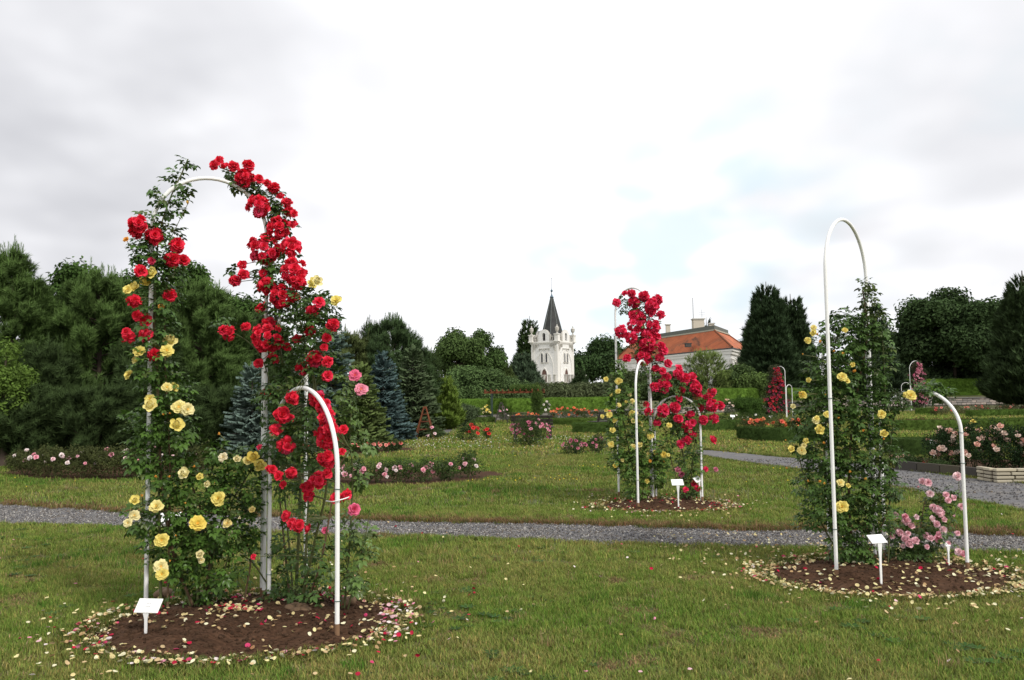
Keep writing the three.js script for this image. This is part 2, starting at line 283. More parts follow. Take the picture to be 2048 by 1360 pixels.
// ---- fallen petals
{
  const r = rng(91), pos = [], idx = [];
  for (let j = 0; j <= 3; j++) for (let i = 0; i <= 3; i++) { const u = i / 3 * 2 - 1, v = j / 3, w = Math.sin(Math.PI * (0.12 + 0.76 * v)) * 0.55; pos.push(u * w, 0.28 * u * u * w + 0.3 * (v - 0.5) * (v - 0.5), v - 0.5); if (i && j) { const a = (j - 1) * 4 + i - 1; idx.push(a, a + 1, a + 4, a + 1, a + 5, a + 4); } }
  const petalG = geoFrom(pos, idx), c = new Copies(petalG, leafMat(0.75, 0.2));
  const col = { y: [[0.78, 0.7, 0.36], [0.72, 0.6, 0.3], [0.8, 0.76, 0.52], [0.6, 0.45, 0.25], [0.45, 0.3, 0.15]], r: [[0.55, 0.015, 0.06], [0.6, 0.06, 0.16], [0.42, 0.02, 0.05]], p: [[0.78, 0.5, 0.52], [0.8, 0.7, 0.68], [0.75, 0.3, 0.4]] };
  const drop = (x, z, kind, y, s = 1) => { const k = 0.85 + 0.25 * r(), l = col[kind], t = l[Math.floor(r() * l.length)]; c.add(V(x, y + 0.012, z), new THREE.Quaternion().setFromEuler(new THREE.Euler((r() - 0.5) * 1.1, r() * 6.28, (r() - 0.5) * 1.6 + (r() < 0.3 ? 3.14 : 0))), V(s * (0.017 + 0.02 * r()), s * (0.02 + 0.035 * r()), s * (0.02 + 0.018 * r())), C(t[0] * k, t[1] * k, t[2] * k)); };
  for (const [B, n, red] of [[BED_L, 820, 0.2], [BED_M, 520, 0.25], [BED_R, 950, 0.05]]) {
    for (let i = 0; i < n; i++) { const a = r() * 6.283, q = 0.93 + 0.16 * (r() + r() - 0.8), x = B.c.x + B.rx * q * Math.cos(a), z = B.c.z + B.rz * q * Math.sin(a); const in_ = q < 0.98; drop(x, z, r() < red ? (r() < 0.6 ? 'r' : 'p') : 'y', in_ ? soilHeight(B, x, z) : 0.03); }
    for (let i = 0; i < n * 0.55; i++) { const a = r() * 6.283, q = Math.sqrt(r()) * 0.95, x = B.c.x + B.rx * q * Math.cos(a), z = B.c.z + B.rz * q * Math.sin(a); if (fbm(x * 3, z * 3, 7.1, 2) < -0.06) continue; drop(x, z, r() < red ? 'r' : 'y', soilHeight(B, x, z)); }
    for (let i = 0; i < n * 0.22; i++) { const a = r() * 6.283, q = 1.0 + 0.9 * r() * r(), x = B.c.x + B.rx * q * Math.cos(a), z = B.c.z + B.rz * q * 1.3 * Math.sin(a); drop(x, z, r() < red ? (r() < 0.5 ? 'r' : 'p') : 'y', 0.035, 0.9); }
  }
  // a spent heap in front of the left canes, pink ones at the right edge, singles over the lawn
  for (let i = 0; i < 90; i++) { const p = gp(440 + 75 * (r() + r() - 0.6), 1240 + 12 * (r() - 0.5)); drop(p.x, p.z, r() < 0.15 ? 'r' : 'y', soilHeight(BED_L, p.x, p.z) + 0.012 * r()); }
  for (let i = 0; i < 44; i++) { const p = gp(755 + 48 * r(), 1205 + 95 * r()); drop(p.x, p.z, r() < 0.8 ? 'p' : 'r', 0.03); }
  for (let i = 0; i < 110; i++) { const d = lerp(4.2, 10.5, r()), x = (r() * 2 - 1) * 0.66 * d; drop(x, -d, ['y', 'p', 'r', 'y'][Math.floor(r() * 4)], 0.035, 0.85); }
  for (let i = 0; i < 160; i++) { const p = gp(1300 + 520 * r(), 1072 + 80 * r() * r()); drop(p.x, p.z, 'y', 0.03, 0.9); }
  const o = c.build('fallen_petals', scene); o.userData.label = 'fallen yellow and red rose petals around the arch beds'; o.userData.category = 'petals';
}

// ---- the raised ground behind the retaining wall
const wallLine = [at(560, 850, 44), at(880, 850, 44.5), at(905, 848, 45), at(950, 841, 49), at(1010, 836, 52.5), at(1110, 836, 54.5), at(1220, 832, 58), at(1380, 826, 65), at(1520, 819, 73), at(1700, 814, 79), at(2020, 810, 84), at(2300, 806, 88)].map((p) => V(p.x, 0, p.z));
const wallTop = (t) => lerp(0.5, 0.85, smooth(0.35, 0.75, t));
const wallCurve = new THREE.CatmullRomCurve3(wallLine, false, 'centripetal');
const wallPts = wallCurve.getSpacedPoints(120);
const terraceY = (d) => 0.5 + clamp((d - 50) * 0.018, 0, 2.2);
{
  const pos = [], idx = [], uv = [], n = wallPts.length;
  const rows = [0, 3, 10, 25, 50, 90, 160, 300];
  wallPts.forEach((p, i) => rows.forEach((k, j) => {
    const x = p.x + p.x * k * 0.012, z = p.z - 0.15 - k; pos.push(x, k === 0 ? wallTop(i / n) - 0.06 : Math.max(wallTop(i / n) - 0.03, terraceY(-z)), z); uv.push(x / 7, z / 7);
    if (i && j) { const m = rows.length, a = (i - 1) * m + j - 1; idx.push(a, a + m, a + 1, a + 1, a + m, a + m + 1); }
  }));
  structure('terrace_ground', geoFrom(pos, idx, uv), new THREE.MeshStandardMaterial({ map: lawnMap, roughness: 1, side: THREE.DoubleSide }));
}
{ // the wall itself: courses of rough stone under flat capstones
  const t = thing('retaining_wall', 'low pinkish grey stone retaining wall below the long clipped hedges', 'stone wall', wallPts[60].clone());
  const core = []; for (let i = 1; i < wallPts.length; i++) { const a = wallPts[i - 1], b = wallPts[i], h = wallTop(i / 120) - 0.1; core.push(beam(V(a.x, h / 2 - 0.05, a.z - 0.12), V(b.x, h / 2 - 0.05, b.z - 0.12), 0.16, h + 0.1)); }
  part('mortar_core', merge(core), mat(0.2, 0.185, 0.165, 1), t);
  const r = rng(301), stoneM = [[0.33, 0.28, 0.25], [0.27, 0.24, 0.22], [0.38, 0.32, 0.28], [0.22, 0.2, 0.185]].map((c) => mat(...c, 0.95)), capM = [[0.2, 0.19, 0.17], [0.25, 0.23, 0.2], [0.17, 0.165, 0.15]].map((c) => mat(...c, 0.95));
  const L = wallCurve.getLength(); const stoneGeos = [0.5, 0.62, 0.76].map((l, i) => { const g = new RoundedBoxGeometry(0.12, 0.2, l, 1, 0.03); const p = g.attributes.position; for (let k = 0; k < p.count; k++) p.setX(k, p.getX(k) + 0.03 * perlin.noise(p.getY(k) * 9 + i * 4, p.getZ(k) * 5, i)); return g; });
  const capGeos = [0.9, 1.1, 1.35].map((l) => new RoundedBoxGeometry(0.42, 0.09, l, 1, 0.02));
  const lay = (geos, lens, mats, s0, s1, y, out, name, gap) => { let s = s0; while (s < s1) { const k = Math.floor(r() * 3), u = (s + lens[k] / 2) / L; if (u >= 1) break; const p = wallCurve.getPointAt(u), d = wallCurve.getTangentAt(u), m = new THREE.Mesh(geos[k], mats[Math.floor(r() * mats.length)]); m.name = name; m.castShadow = m.receiveShadow = true; const side = V(-d.z, 0, d.x); m.position.set(p.x, y(u) + (r() - 0.5) * 0.02, p.z).addScaledVector(side, out + r() * 0.02).sub(t.position); m.quaternion.copy(quatZ(d, V(0, 1, 0))); t.add(m); s += lens[k] + gap; } };
  const sA = L * 0.30, sB = L * 0.985;
  lay(capGeos, [0.9, 1.1, 1.35], capM, L * 0.24, sB, (u) => wallTop(u) - 0.045, -0.02, 'capstone', 0.015);
  lay(stoneGeos, [0.5, 0.62, 0.76], stoneM, sA, sB, (u) => wallTop(u) - 0.2, 0.02, 'stone', 0.03);
  lay(stoneGeos, [0.5, 0.62, 0.76], stoneM, sA, sB, (u) => wallTop(u) - 0.43, 0.03, 'stone', 0.03);
  lay(stoneGeos, [0.5, 0.62, 0.76], stoneM, L * 0.6, sB, (u) => wallTop(u) - 0.66, 0.03, 'stone', 0.03);
}

// ================================================================ TREES
const barkM = mat(0.085, 0.065, 0.05, 1), barkGrey = mat(0.11, 0.095, 0.08, 1);
function clumpGeometry(seed, n, size, asp = 0.55) {      // loose leaves inside a unit ball
  const r = rng(seed), pos = [], idx = [];
  for (let i = 0; i < n; i++) {
    const d = V(r() * 2 - 1, r() * 2 - 1, r() * 2 - 1).normalize(), c = d.clone().multiplyScalar(Math.cbrt(r())), nrm = d.clone().multiplyScalar(0.6).add(V(r() - 0.5, r() * 0.9, r() - 0.5)).normalize();
    const u = V(r() - 0.5, r() - 0.5, r() - 0.5).cross(nrm).normalize(), w = V().crossVectors(nrm, u), L = size * (0.7 + 0.6 * r()), B = L * asp, k = pos.length / 3;
    const A = (a, b, h) => { const p = c.clone().addScaledVector(u, a).addScaledVector(w, b).addScaledVector(nrm, h); pos.push(p.x, p.y, p.z); };
    A(-L / 2, 0, 0); A(0.05 * L, B / 2, 0.12 * L); A(L / 2, 0, -0.06 * L); A(0.05 * L, -B / 2, 0.12 * L); idx.push(k, k + 1, k + 2, k, k + 2, k + 3);
  }
  return geoFrom(pos, idx);
}
function needleGeometry(seed, n, len, wid, axis, open) {  // needles round a shoot along +Z
  const r = rng(seed), pos = [], idx = [];
  for (let i = 0; i < n; i++) {
    const a = r() * 6.283, z = axis * (i / n), o = open * (0.7 + 0.6 * r()), L = len * (0.75 + 0.5 * r()), dx = Math.cos(a) * Math.sin(o), dy = Math.sin(a) * Math.sin(o), dz = Math.cos(o), k = pos.length / 3;
    const sx = -Math.sin(a) * wid / 2, sy = Math.cos(a) * wid / 2;
    pos.push(-sx, -sy, z, sx, sy, z, dx * L, dy * L, z + dz * L); idx.push(k, k + 1, k + 2);
  }
  return geoFrom(pos, idx);
}
function sprayGeometry(seed) {                            // flat spruce spray along +Z, drooping side shoots
  const r = rng(seed), pos = [], idx = [];
  for (let i = 0; i < 13; i++) for (const s of [-1, 1]) {
    const z = i / 13, L = (0.5 - 0.3 * z) * (0.7 + 0.5 * r()), w = 0.11, k = pos.length / 3, fw = 0.35 + 0.3 * r(), drop = -0.12 - 0.12 * r();
    pos.push(0, 0.02, z - w, 0, 0.02, z + w, s * L, drop, z + fw * L); idx.push(k, k + 1, k + 2);
    pos.push(s * L * 0.2, 0.07, z, s * L * 0.25, -0.06, z + 0.1, s * L * 0.9, drop + 0.03, z + fw * L); idx.push(k + 3, k + 4, k + 5);
  }
  return geoFrom(pos, idx);
}
const G = {
  leaf: [1, 2, 3].map((s) => clumpGeometry(400 + s, 38, 0.4, 0.6)), leafFine: [1, 2].map((s) => clumpGeometry(410 + s, 40, 0.36, 0.5)), willow: [1, 2].map((s) => clumpGeometry(420 + s, 36, 0.6, 0.2)),
  pine: [1, 2].map((s) => needleGeometry(430 + s, 38, 0.15, 0.016, 0.22, 0.8)), candle: [needleGeometry(440, 40, 0.11, 0.018, 0.42, 0.5)], spruce: [1, 2].map((s) => sprayGeometry(450 + s)),
  thuja: [1, 2].map((s) => needleGeometry(460 + s, 30, 0.5, 0.11, 0.6, 0.55)),
};
const crownM = leafMat(0.9, 0.22), needleM = leafMat(0.85, 0.12);
class Crown { // several variants of one clump, all one crown
  constructor(geos, m) { this.set = geos.map((g) => new Copies(g, m)); this.i = 0; }
  add(...a) { this.set[this.i++ % this.set.length].add(...a); }
  build(name, parent) { this.set.forEach((c) => c.build(name, parent)); }
}
const tone = (c, k) => C(c[0] * k, c[1] * k, c[2] * k);
function treeBase(px, d, y) { const p = at(px, 700, d); return V(p.x, y, p.z); }
const yOf = (px, py, d) => at(px, py, d).y;
const groundAt = (d, up) => up ? terraceY(d) - 0.05 : 0;
const wPx = (w, d) => w * d / FOCAL;

function pineTree(label, px, topPy, d, wide, col, seed, { up = false, n = 2600, low = 0.04, group, candles = 50, flat = 0.62, nick = 'pine_tree' } = {}) {
  const r = rng(seed), b = treeBase(px, d, groundAt(d, up)), H = yOf(px, topPy, d) - b.y, R = wPx(wide, d) / 2, t = thing(nick, label, 'pine tree', b, group);
  part('trunk', taper([V(b.x, b.y - 0.1, b.z), V(b.x + 0.05, b.y + H * 0.5, b.z), V(b.x, b.y + H * 0.96, b.z)], 0.05 + H * 0.014, 0.02, 10, 8), barkM, t);
  const limbs = [], cr = new Crown(G.pine, needleM), cd = new Crown(G.candle, needleM);
  const prof = (u) => Math.pow(Math.max(0, 1 - Math.pow(u, 1.7)), flat) * (0.78 + 0.22 * smooth(0, 0.25, u));
  const nb = 72, tips = [];
  for (let i = 0; i < nb; i++) {
    const u = low + (1 - low) * Math.pow((i + 0.5) / nb, 0.92) * 0.97, a = i * 2.3999 + r() * 0.7, L = R * prof(u) * (0.72 + 0.45 * r()), y0 = b.y + H * u * 0.94, rise = L * (0.1 + 0.55 * u);
    const s = V(b.x, y0, b.z), e = V(b.x + Math.cos(a) * L, Math.min(y0 + rise, b.y + H * 0.985), b.z + Math.sin(a) * L), mid = s.clone().lerp(e, 0.5).add(V(0, -0.06 * L, 0));
    if (L > 0.25) limbs.push(taper([s, mid, e], 0.012 + 0.012 * L, 0.006, 5, 4)); tips.push([s, mid, e, L, u, a]);
  }
  if (limbs.length) part('branches', merge(limbs), barkM, t).userData.kind = 'stuff';
  const tot = tips.reduce((q, x) => q + x[3] + 0.15, 0);
  for (const [s, mid, e, L, u, a] of tips) {
    const k = Math.round(1.5 * n * (L + 0.15) / tot), shade = 0.85 + 0.3 * r();
    for (let j = 0; j < k; j++) {
      const q = 0.25 + 0.78 * Math.sqrt(r()), p = s.clone().lerp(e, q).add(V((r() - 0.5), (r() - 0.4) * 0.9, (r() - 0.5)).multiplyScalar(0.5 * (0.25 + L * 0.42)));
      const dir = V(Math.cos(a) * 0.7 + (r() - 0.5) * 0.9, 0.75 + 0.5 * r(), Math.sin(a) * 0.7 + (r() - 0.5) * 0.9);
      cr.add(p, quatZ(dir, V(0.3, 0.2, 1)), 0.85 + 0.6 * r(), tone(col, shade * (0.8 + 0.45 * r())));
    }
  }
  for (let j = 0; j < candles * 4; j++) { const tp = tips[Math.floor((0.2 + 0.8 * r()) * nb) % nb], p = tp[0].clone().lerp(tp[2], 0.55 + 0.5 * r()).add(V((r() - 0.5) * 0.5, 0.1 + 0.2 * r(), (r() - 0.5) * 0.5)); cd.add(p, quatZ(V((r() - 0.5) * 0.25, 1, (r() - 0.5) * 0.25), V(0, 0, 1)), 0.5 + 0.5 * r(), tone(col, 1.3 + 0.5 * r())); }
  for (let j = 0; j < 4; j++) cd.add(V(b.x + (r() - 0.5) * 0.05, b.y + H * (0.9 + 0.025 * j), b.z), quatZ(V((r() - 0.5) * 0.3, 1, (r() - 0.5) * 0.3), V(0, 0, 1)), 0.9, tone(col, 1.2));
  cr.build('crown', t); cd.build('shoots', t); return t;
}
function spruceTree(label, px, topPy, d, wide, col, seed, { up = false, base = 0.0, group, k = 1, nick = 'spruce_tree' } = {}) {
  const r = rng(seed), b = treeBase(px, d, groundAt(d, up)), H = yOf(px, topPy, d) - b.y, R = wPx(wide, d) / 2, t = thing(nick, label, 'spruce tree', b, group);
  part('trunk', taper([V(b.x, b.y - 0.1, b.z), V(b.x, b.y + H * 0.5, b.z), V(b.x, b.y + H * 0.99, b.z)], 0.04 + H * 0.012, 0.012, 8, 8), barkGrey, t);
  const cr = new Crown(G.spruce, needleM), limbs = [], step = 0.2 + H * 0.012;
  for (let y = base + 0.12; y < H * 0.98; y += step * (0.8 + 0.4 * r()) * (1 - 0.45 * y / H)) {
    const u = y / H, L0 = R * Math.pow(1 - u, 0.82), nbr = Math.max(6, Math.round((9 + 8 * (1 - u)) * k)), o = r() * 6.28;
    for (let i = 0; i < nbr; i++) {
      const a = o + i / nbr * 6.283 + (r() - 0.5) * 0.4, L = L0 * (0.78 + 0.36 * r()) + 0.06, dir = V(Math.cos(a), 0, Math.sin(a)), sag = -(0.1 + 0.22 * (1 - u)) * L, lift = u > 0.75 ? 0.5 * L : 0;
      const dy = (r() - 0.5) * step * 1.1, P = (q) => V(b.x, b.y + y + dy, b.z).addScaledVector(dir, L * q).add(V(0, sag * q + (0.12 * L) * q * q + lift * q, 0));
      if (L > 0.35) limbs.push(taper([P(0), P(0.5), P(1)], 0.008 + 0.008 * L, 0.004, 4, 4));
      const m = Math.max(1, Math.round(L / 0.11)), shade = 0.8 + 0.4 * r();
      for (let j = 0; j < m; j++) { const q = (j + 0.35 + 0.3 * r()) / m, p = P(clamp(q, 0.12, 1)).add(V((r() - 0.5) * 0.1, (r() - 0.5) * 0.14, (r() - 0.5) * 0.1)), s = 0.18 + 0.15 * Math.min(1, L) * (1 - 0.3 * q); cr.add(p, quatZ(dir.clone().add(V((r() - 0.5) * 0.9, -0.05 + 0.3 * q + (u > 0.85 ? 0.8 : 0), (r() - 0.5) * 0.9)), V((r() - 0.5) * 1.1, 1, (r() - 0.5) * 1.1)), s, tone(col, shade * (0.85 + 0.45 * r()))); }
    }
  }
  for (let j = 0; j < 5; j++) cr.add(V(b.x, b.y + H * (0.93 + 0.015 * j), b.z), quatZ(V((r() - 0.5) * 0.4, 1, (r() - 0.5) * 0.4), V(0, 0, 1)), 0.22, tone(col, 1.15));
  if (limbs.length) part('branches', merge(limbs), barkGrey, t).userData.kind = 'stuff';
  cr.build('crown', t); return t;
}
function leafTree(label, px, topPy, d, wide, col, seed, { up = true, basePy = null, trunk = 0.3, lobes = 17, n = 2400, size = 0.5, geos = G.leaf, group, nick = 'broadleaf_tree', cat = 'tree', squash = 0.72, gap = 0.0 } = {}) {
  const r = rng(seed), b = treeBase(px, d, groundAt(d, up)), H = yOf(px, topPy, d) - b.y, R = wPx(wide, d) / 2, t = thing(nick, label, cat, b, group);
  const c0 = b.y + H * trunk, ry = (H - H * trunk) / 2, cy = c0 + ry, L = [];
  for (let i = 0; i < lobes; i++) { const a = i * 2.4 + r(), q = i === 0 ? 0 : 0.5 + 0.38 * r(), v = i === 0 ? 0.42 : (r() * 1.6 - 0.85) * 0.75, s = 0.26 + 0.2 * r(); const cs = Math.sqrt(Math.max(0.1, 1 - v * v)); L.push({ c: V(b.x + Math.cos(a) * R * q * cs, cy + v * ry, b.z + Math.sin(a) * R * q * cs), r: V(R * s, Math.min(ry * s * 1.05, R * s) * (squash + 0.3 * r()), R * s), k: 0.82 + 0.34 * r() }); }
  const top = L[0]; top.c.y = b.y + H - top.r.y;
  part('trunk', taper([V(b.x, b.y - 0.2, b.z), V(b.x + R * 0.03, lerp(b.y, cy, 0.5), b.z), V(b.x, cy + ry * 0.3, b.z)], 0.06 + H * 0.018, 0.05, 8, 8), barkM, t);
  part('limbs', merge(L.map((l) => taper([V(b.x, lerp(b.y, cy, 0.55 + 0.3 * r()), b.z), V(lerp(b.x, l.c.x, 0.5), lerp(c0, l.c.y, 0.7), lerp(b.z, l.c.z, 0.5)), l.c], 0.03 + H * 0.006, 0.02, 6, 5))), barkM, t).userData.kind = 'stuff';
  const cr = new Crown(geos, crownM), tot = L.reduce((q, l) => q + l.r.x * l.r.y, 0);
  for (const l of L) {
    const m = Math.round(n * l.r.x * l.r.y / tot);
    for (let j = 0; j < m; j++) {
      const v = V(r() * 2 - 1, r() * 2 - 1, r() * 2 - 1).normalize(), q = 0.55 + 0.5 * Math.pow(r(), 0.6), lump = 1 + 0.55 * perlin.noise(v.x * 2.6 + l.c.x, v.y * 2.6 + l.c.y, v.z * 2.6 + seed);
      if (perlin.noise(v.x * 2.6 + seed, v.y * 2.6, v.z * 2.6 + l.c.x) < -0.2 + gap) continue;
      const p = V(l.c.x + v.x * l.r.x * q * lump, l.c.y + v.y * l.r.y * q * lump, l.c.z + v.z * l.r.z * q * lump);
      cr.add(p, new THREE.Quaternion().setFromEuler(new THREE.Euler((r() - 0.5) * 1.2, r() * 6.28, (r() - 0.5) * 1.2)), size * (0.65 + 0.7 * r()), tone(col, l.k * (0.78 + 0.44 * r())));
    }
  }
  cr.build('crown', t); return t;
}
function denseConifer(label, px, topPy, d, wide, col, seed, { up = true, n = 2600, size = 0.9, flat = 0.75, group, nick = 'dense_conifer' } = {}) {
  const r = rng(seed), b = treeBase(px, d, groundAt(d, up)), H = yOf(px, topPy, d) - b.y, R = wPx(wide, d) / 2, t = thing(nick, label, 'conifer', b, group);
  part('trunk', taper([V(b.x, b.y - 0.2, b.z), V(b.x, b.y + H * 0.4, b.z), V(b.x, b.y + H * 0.95, b.z)], 0.1 + H * 0.02, 0.03, 8, 8), barkM, t);
  const lump = (u, a) => 1 + 0.3 * perlin.noise(Math.cos(a) * 1.7 + seed, u * 7, Math.sin(a) * 1.7) + 0.2 * perlin.noise(Math.cos(a) * 4, u * 16 + seed, Math.sin(a) * 4), prof = (u) => Math.pow(Math.max(0, 1 - u), flat) * smooth(-0.15, 0.12, u);
  const pos = [], idx = []; for (let j = 0; j <= 16; j++) for (let i = 0; i <= 14; i++) { const u = j / 16, a = i / 14 * 6.283, q = R * prof(u) * lump(u, a) * 0.72; pos.push(b.x + Math.cos(a) * q, b.y + H * u * 0.86, b.z + Math.sin(a) * q); if (i && j) { const k = (j - 1) * 15 + i - 1; idx.push(k, k + 15, k + 1, k + 1, k + 15, k + 16); } }
  part('inner_foliage', geoFrom(pos, idx), mat(col[0], col[1], col[2], 1), t);
  const cr = new Crown(G.thuja, needleM);
  for (let i = 0; i < n; i++) {
    const u = 1 - Math.sqrt(1 - r() * 0.99), a = r() * 6.283, q = R * prof(u) * lump(u, a) * (0.72 + 0.3 * r()) + 0.02, dir = V(Math.cos(a) * 0.8, 0.75 + 0.5 * (r() - 0.4) + u * 0.6, Math.sin(a) * 0.8);
    cr.add(V(b.x + Math.cos(a) * q, b.y + H * u * 0.97, b.z + Math.sin(a) * q), quatZ(dir, V(r() - 0.5, r() - 0.5, r() - 0.5)), size * (0.6 + 0.7 * r()) * (1 - 0.45 * u), tone(col, (0.9 + 0.35 * perlin.noise(u * 9, a * 2, seed)) * (0.75 + 0.5 * r())));
  }
  cr.build('crown', t); return t;
}
// -- the pine wood on the left
const PINE = [0.088, 0.145, 0.039], PINE2 = [0.05, 0.08, 0.026], OAK = [0.058, 0.108, 0.025], BLUE = [0.138, 0.200, 0.166];
pineTree('tall pine with pale upright shoots at the left picture edge', 22, 488, 23, 190, PINE, 501, { n: 2600, flat: 0.85, candles: 70 });
pineTree('broad dense pine left of the leftmost arch post', 196, 548, 24, 240, PINE, 502, { n: 3600, candles: 90 });
pineTree('broad dense pine seen between the two sides of the left arch', 400, 572, 25, 235, PINE, 503, { n: 3600, candles: 90 });
pineTree('dark lower pine between the two broad dense pines', 300, 655, 23, 150, PINE2, 504, { n: 1900, candles: 30 });
pineTree('dark low pine with bare lower trunk at the far left', 95, 700, 22, 140, PINE2, 505, { n: 1700, candles: 20 });
pineTree('dark pine filling the wood behind the red roses', 520, 640, 28, 170, PINE2, 506, { n: 2200, candles: 40 });
pineTree('pine with many upright dark shoots above the blue spruces', 785, 636, 38, 175, [0.062, 0.103, 0.039], 507, { n: 2900, candles: 120, flat: 0.8 });
pineTree('yellowish pine just right of the red roses', 690, 668, 37, 150, [0.097, 0.124, 0.041], 508, { n: 2200, candles: 60 });
pineTree('thin pine leader behind the yellowish pine', 738, 640, 42, 70, PINE2, 509, { n: 800, candles: 40, flat: 0.9 });
pineTree('small pine at the right end of the wood', 850, 705, 40, 80, PINE2, 510, { n: 1000, candles: 30 });
leafTree('dark round broadleaf crown rising behind the left pines', 140, 536, 33, 190, OAK, 511, { up: false, n: 2600, size: 0.36, trunk: 0.3 });
leafTree('dark broadleaf crown rising behind the pine inside the left arch', 382, 538, 33, 160, OAK, 512, { up: false, n: 2200, size: 0.36, trunk: 0.3 });
leafTree('dark broadleaf tree deep in the wood behind the left arch post', 255, 560, 34, 200, OAK, 513, { up: false, n: 2200, size: 0.36, trunk: 0.2 });
leafTree('dark broadleaf tree deep in the wood behind the red roses', 480, 600, 34, 170, OAK, 514, { up: false, n: 2000, size: 0.36, trunk: 0.2 });
leafTree('bright green sapling among the pines at the left picture edge', 12, 690, 20.5, 100, [0.110, 0.179, 0.033], 515, { up: false, n: 420, size: 0.22, trunk: 0.35, gap: 0.2, geos: G.leafFine, nick: 'young_tree' });
for (const [px, top, d, w, seed, label] of [[60, 790, 21, 150, 521, 'dark undergrowth below the pine at the left edge'], [190, 800, 21.5, 160, 522, 'dark undergrowth behind the pale rose bed'], [330, 790, 22, 150, 523, 'dark undergrowth behind the leftmost arch post'], [450, 800, 23.5, 140, 524, 'dark undergrowth left of the small blue spruce'], [-60, 770, 21, 160, 525, 'dark undergrowth reaching out of the left picture edge']])
  pineTree(label, px, top, d, w, PINE2, seed, { n: 1500, candles: 8, flat: 0.35, nick: 'undergrowth' });
spruceTree('small silvery blue spruce just left of the red rose posts', 505, 738, 22.5, 110, [0.138, 0.193, 0.159], 531, { k: 1.1 });
spruceTree('tall silvery blue spruce behind the right side of the red roses', 662, 640, 29, 150, BLUE, 532);
spruceTree('yellow green spruce in front of the blue spruces', 722, 735, 26.5, 110, [0.131, 0.179, 0.055], 533, { k: 1.25 });
spruceTree('dark blue spruce with a slender tip beside the yellow green spruce', 766, 712, 30, 112, [0.097, 0.152, 0.145], 534, { k: 1.15 });
spruceTree('broad dull green spruce behind the wooden obelisk', 826, 697, 33, 125, [0.103, 0.145, 0.069], 535, { k: 1.15 });
spruceTree('green spruce half hidden between the blue spruces', 610, 700, 31, 120, [0.083, 0.124, 0.083], 536);
denseConifer('bright yellow green columnar cypress at the right end of the wood', 882, 748, 40, 70, [0.179, 0.262, 0.048], 541, { up: false, n: 1800, size: 0.5, flat: 0.4, nick: 'cypress' });
leafTree('low grey green round shrub beside the far path', 918, 806, 43, 60, [0.083, 0.117, 0.055], 542, { up: false, n: 500, size: 0.22, trunk: 0, geos: G.leafFine, nick: 'round_shrub', cat: 'shrub' });
// -- behind the wall
leafTree('airy broadleaf tree with sky showing through left of the white tower', 912, 664, 72, 84, [0.086, 0.137, 0.040], 551, { n: 1300, size: 0.5, trunk: 0.3, gap: 0.16 });
leafTree('rounder broadleaf tree beside the airy one left of the white tower', 965, 668, 76, 74, [0.072, 0.122, 0.035], 552, { n: 1400, size: 0.5, trunk: 0.25, gap: 0.1 });
leafTree('wide green shrubby tree above the left end of the hedge', 935, 740, 62, 150, [0.093, 0.150, 0.050], 553, { n: 1700, size: 0.5, trunk: 0.1, geos: G.leafFine });
leafTree('wide green shrubby tree behind the red topped pergola', 1010, 762, 64, 130, [0.086, 0.137, 0.049], 554, { n: 1400, size: 0.5, trunk: 0.05, geos: G.leafFine });
denseConifer('tall dark conifer rising behind the left side of the tower', 1060, 624, 142, 62, [0.065, 0.108, 0.037], 555, { n: 1700, size: 1.5, flat: 0.55 });
denseConifer('grey green broad conical conifer in front of the tower on its left', 1044, 702, 110, 76, [0.086, 0.129, 0.072], 556, { n: 1600, size: 1.2, flat: 0.8 });
denseConifer('small olive conical conifer left of the broad grey green conifer', 1005, 722, 96, 48, [0.101, 0.143, 0.043], 557, { n: 1000, size: 1.0, flat: 0.75 });
leafTree('dark round broadleaf tree between the tower and the orange roofed house', 1210, 680, 150, 110, [0.052, 0.094, 0.031], 558, { n: 1700, size: 1.1, trunk: 0.2 });
denseConifer('small dark conifer close to the right side of the tower', 1160, 738, 128, 30, [0.057, 0.093, 0.036], 559, { n: 500, size: 1.0 });
leafTree('soft grey green willow bush left below the tower', 1115, 776, 78, 110, [0.129, 0.158, 0.072], 560, { n: 1100, size: 0.6, trunk: 0, geos: G.willow, nick: 'willow_bush', cat: 'bush' });
leafTree('soft grey green willow bush right below the tower', 1185, 774, 80, 110, [0.122, 0.150, 0.072], 561, { n: 1100, size: 0.6, trunk: 0, geos: G.willow, nick: 'willow_bush', cat: 'bush' });
leafTree('soft grey green willow bush below the left end of the house', 1250, 750, 84, 90, [0.108, 0.143, 0.057], 562, { n: 1000, size: 0.6, trunk: 0, geos: G.willow, nick: 'willow_bush', cat: 'bush' });
pineTree('light green feathery bush in front of the house facade', 1412, 708, 74, 100, [0.172, 0.230, 0.065], 563, { up: true, n: 900, candles: 60, flat: 0.5, nick: 'feathery_bush' });
leafTree('dark green bush in front of the corner of the house', 1470, 734, 76, 80, [0.072, 0.114, 0.036], 564, { n: 1100, size: 0.5, trunk: 0, nick: 'bush', cat: 'bush' });
leafTree('bright green bush between the house and the two tall conifers', 1508, 752, 75, 80, [0.108, 0.165, 0.043], 565, { n: 1000, size: 0.5, trunk: 0, nick: 'bush', cat: 'bush' });
leafTree('green bush behind the middle arch below the house', 1335, 752, 76, 110, [0.086, 0.129, 0.043], 566, { n: 1200, size: 0.5, trunk: 0, nick: 'bush', cat: 'bush' });
denseConifer('taller of the two dense dark conifers right of the house', 1536, 551, 82, 96, [0.049, 0.083, 0.035], 567, { n: 4200, size: 1.15, flat: 0.5 });
denseConifer('shorter of the two dense dark conifers right of the house', 1584, 577, 84, 84, [0.052, 0.086, 0.036], 568, { n: 3600, size: 1.1, flat: 0.42 });
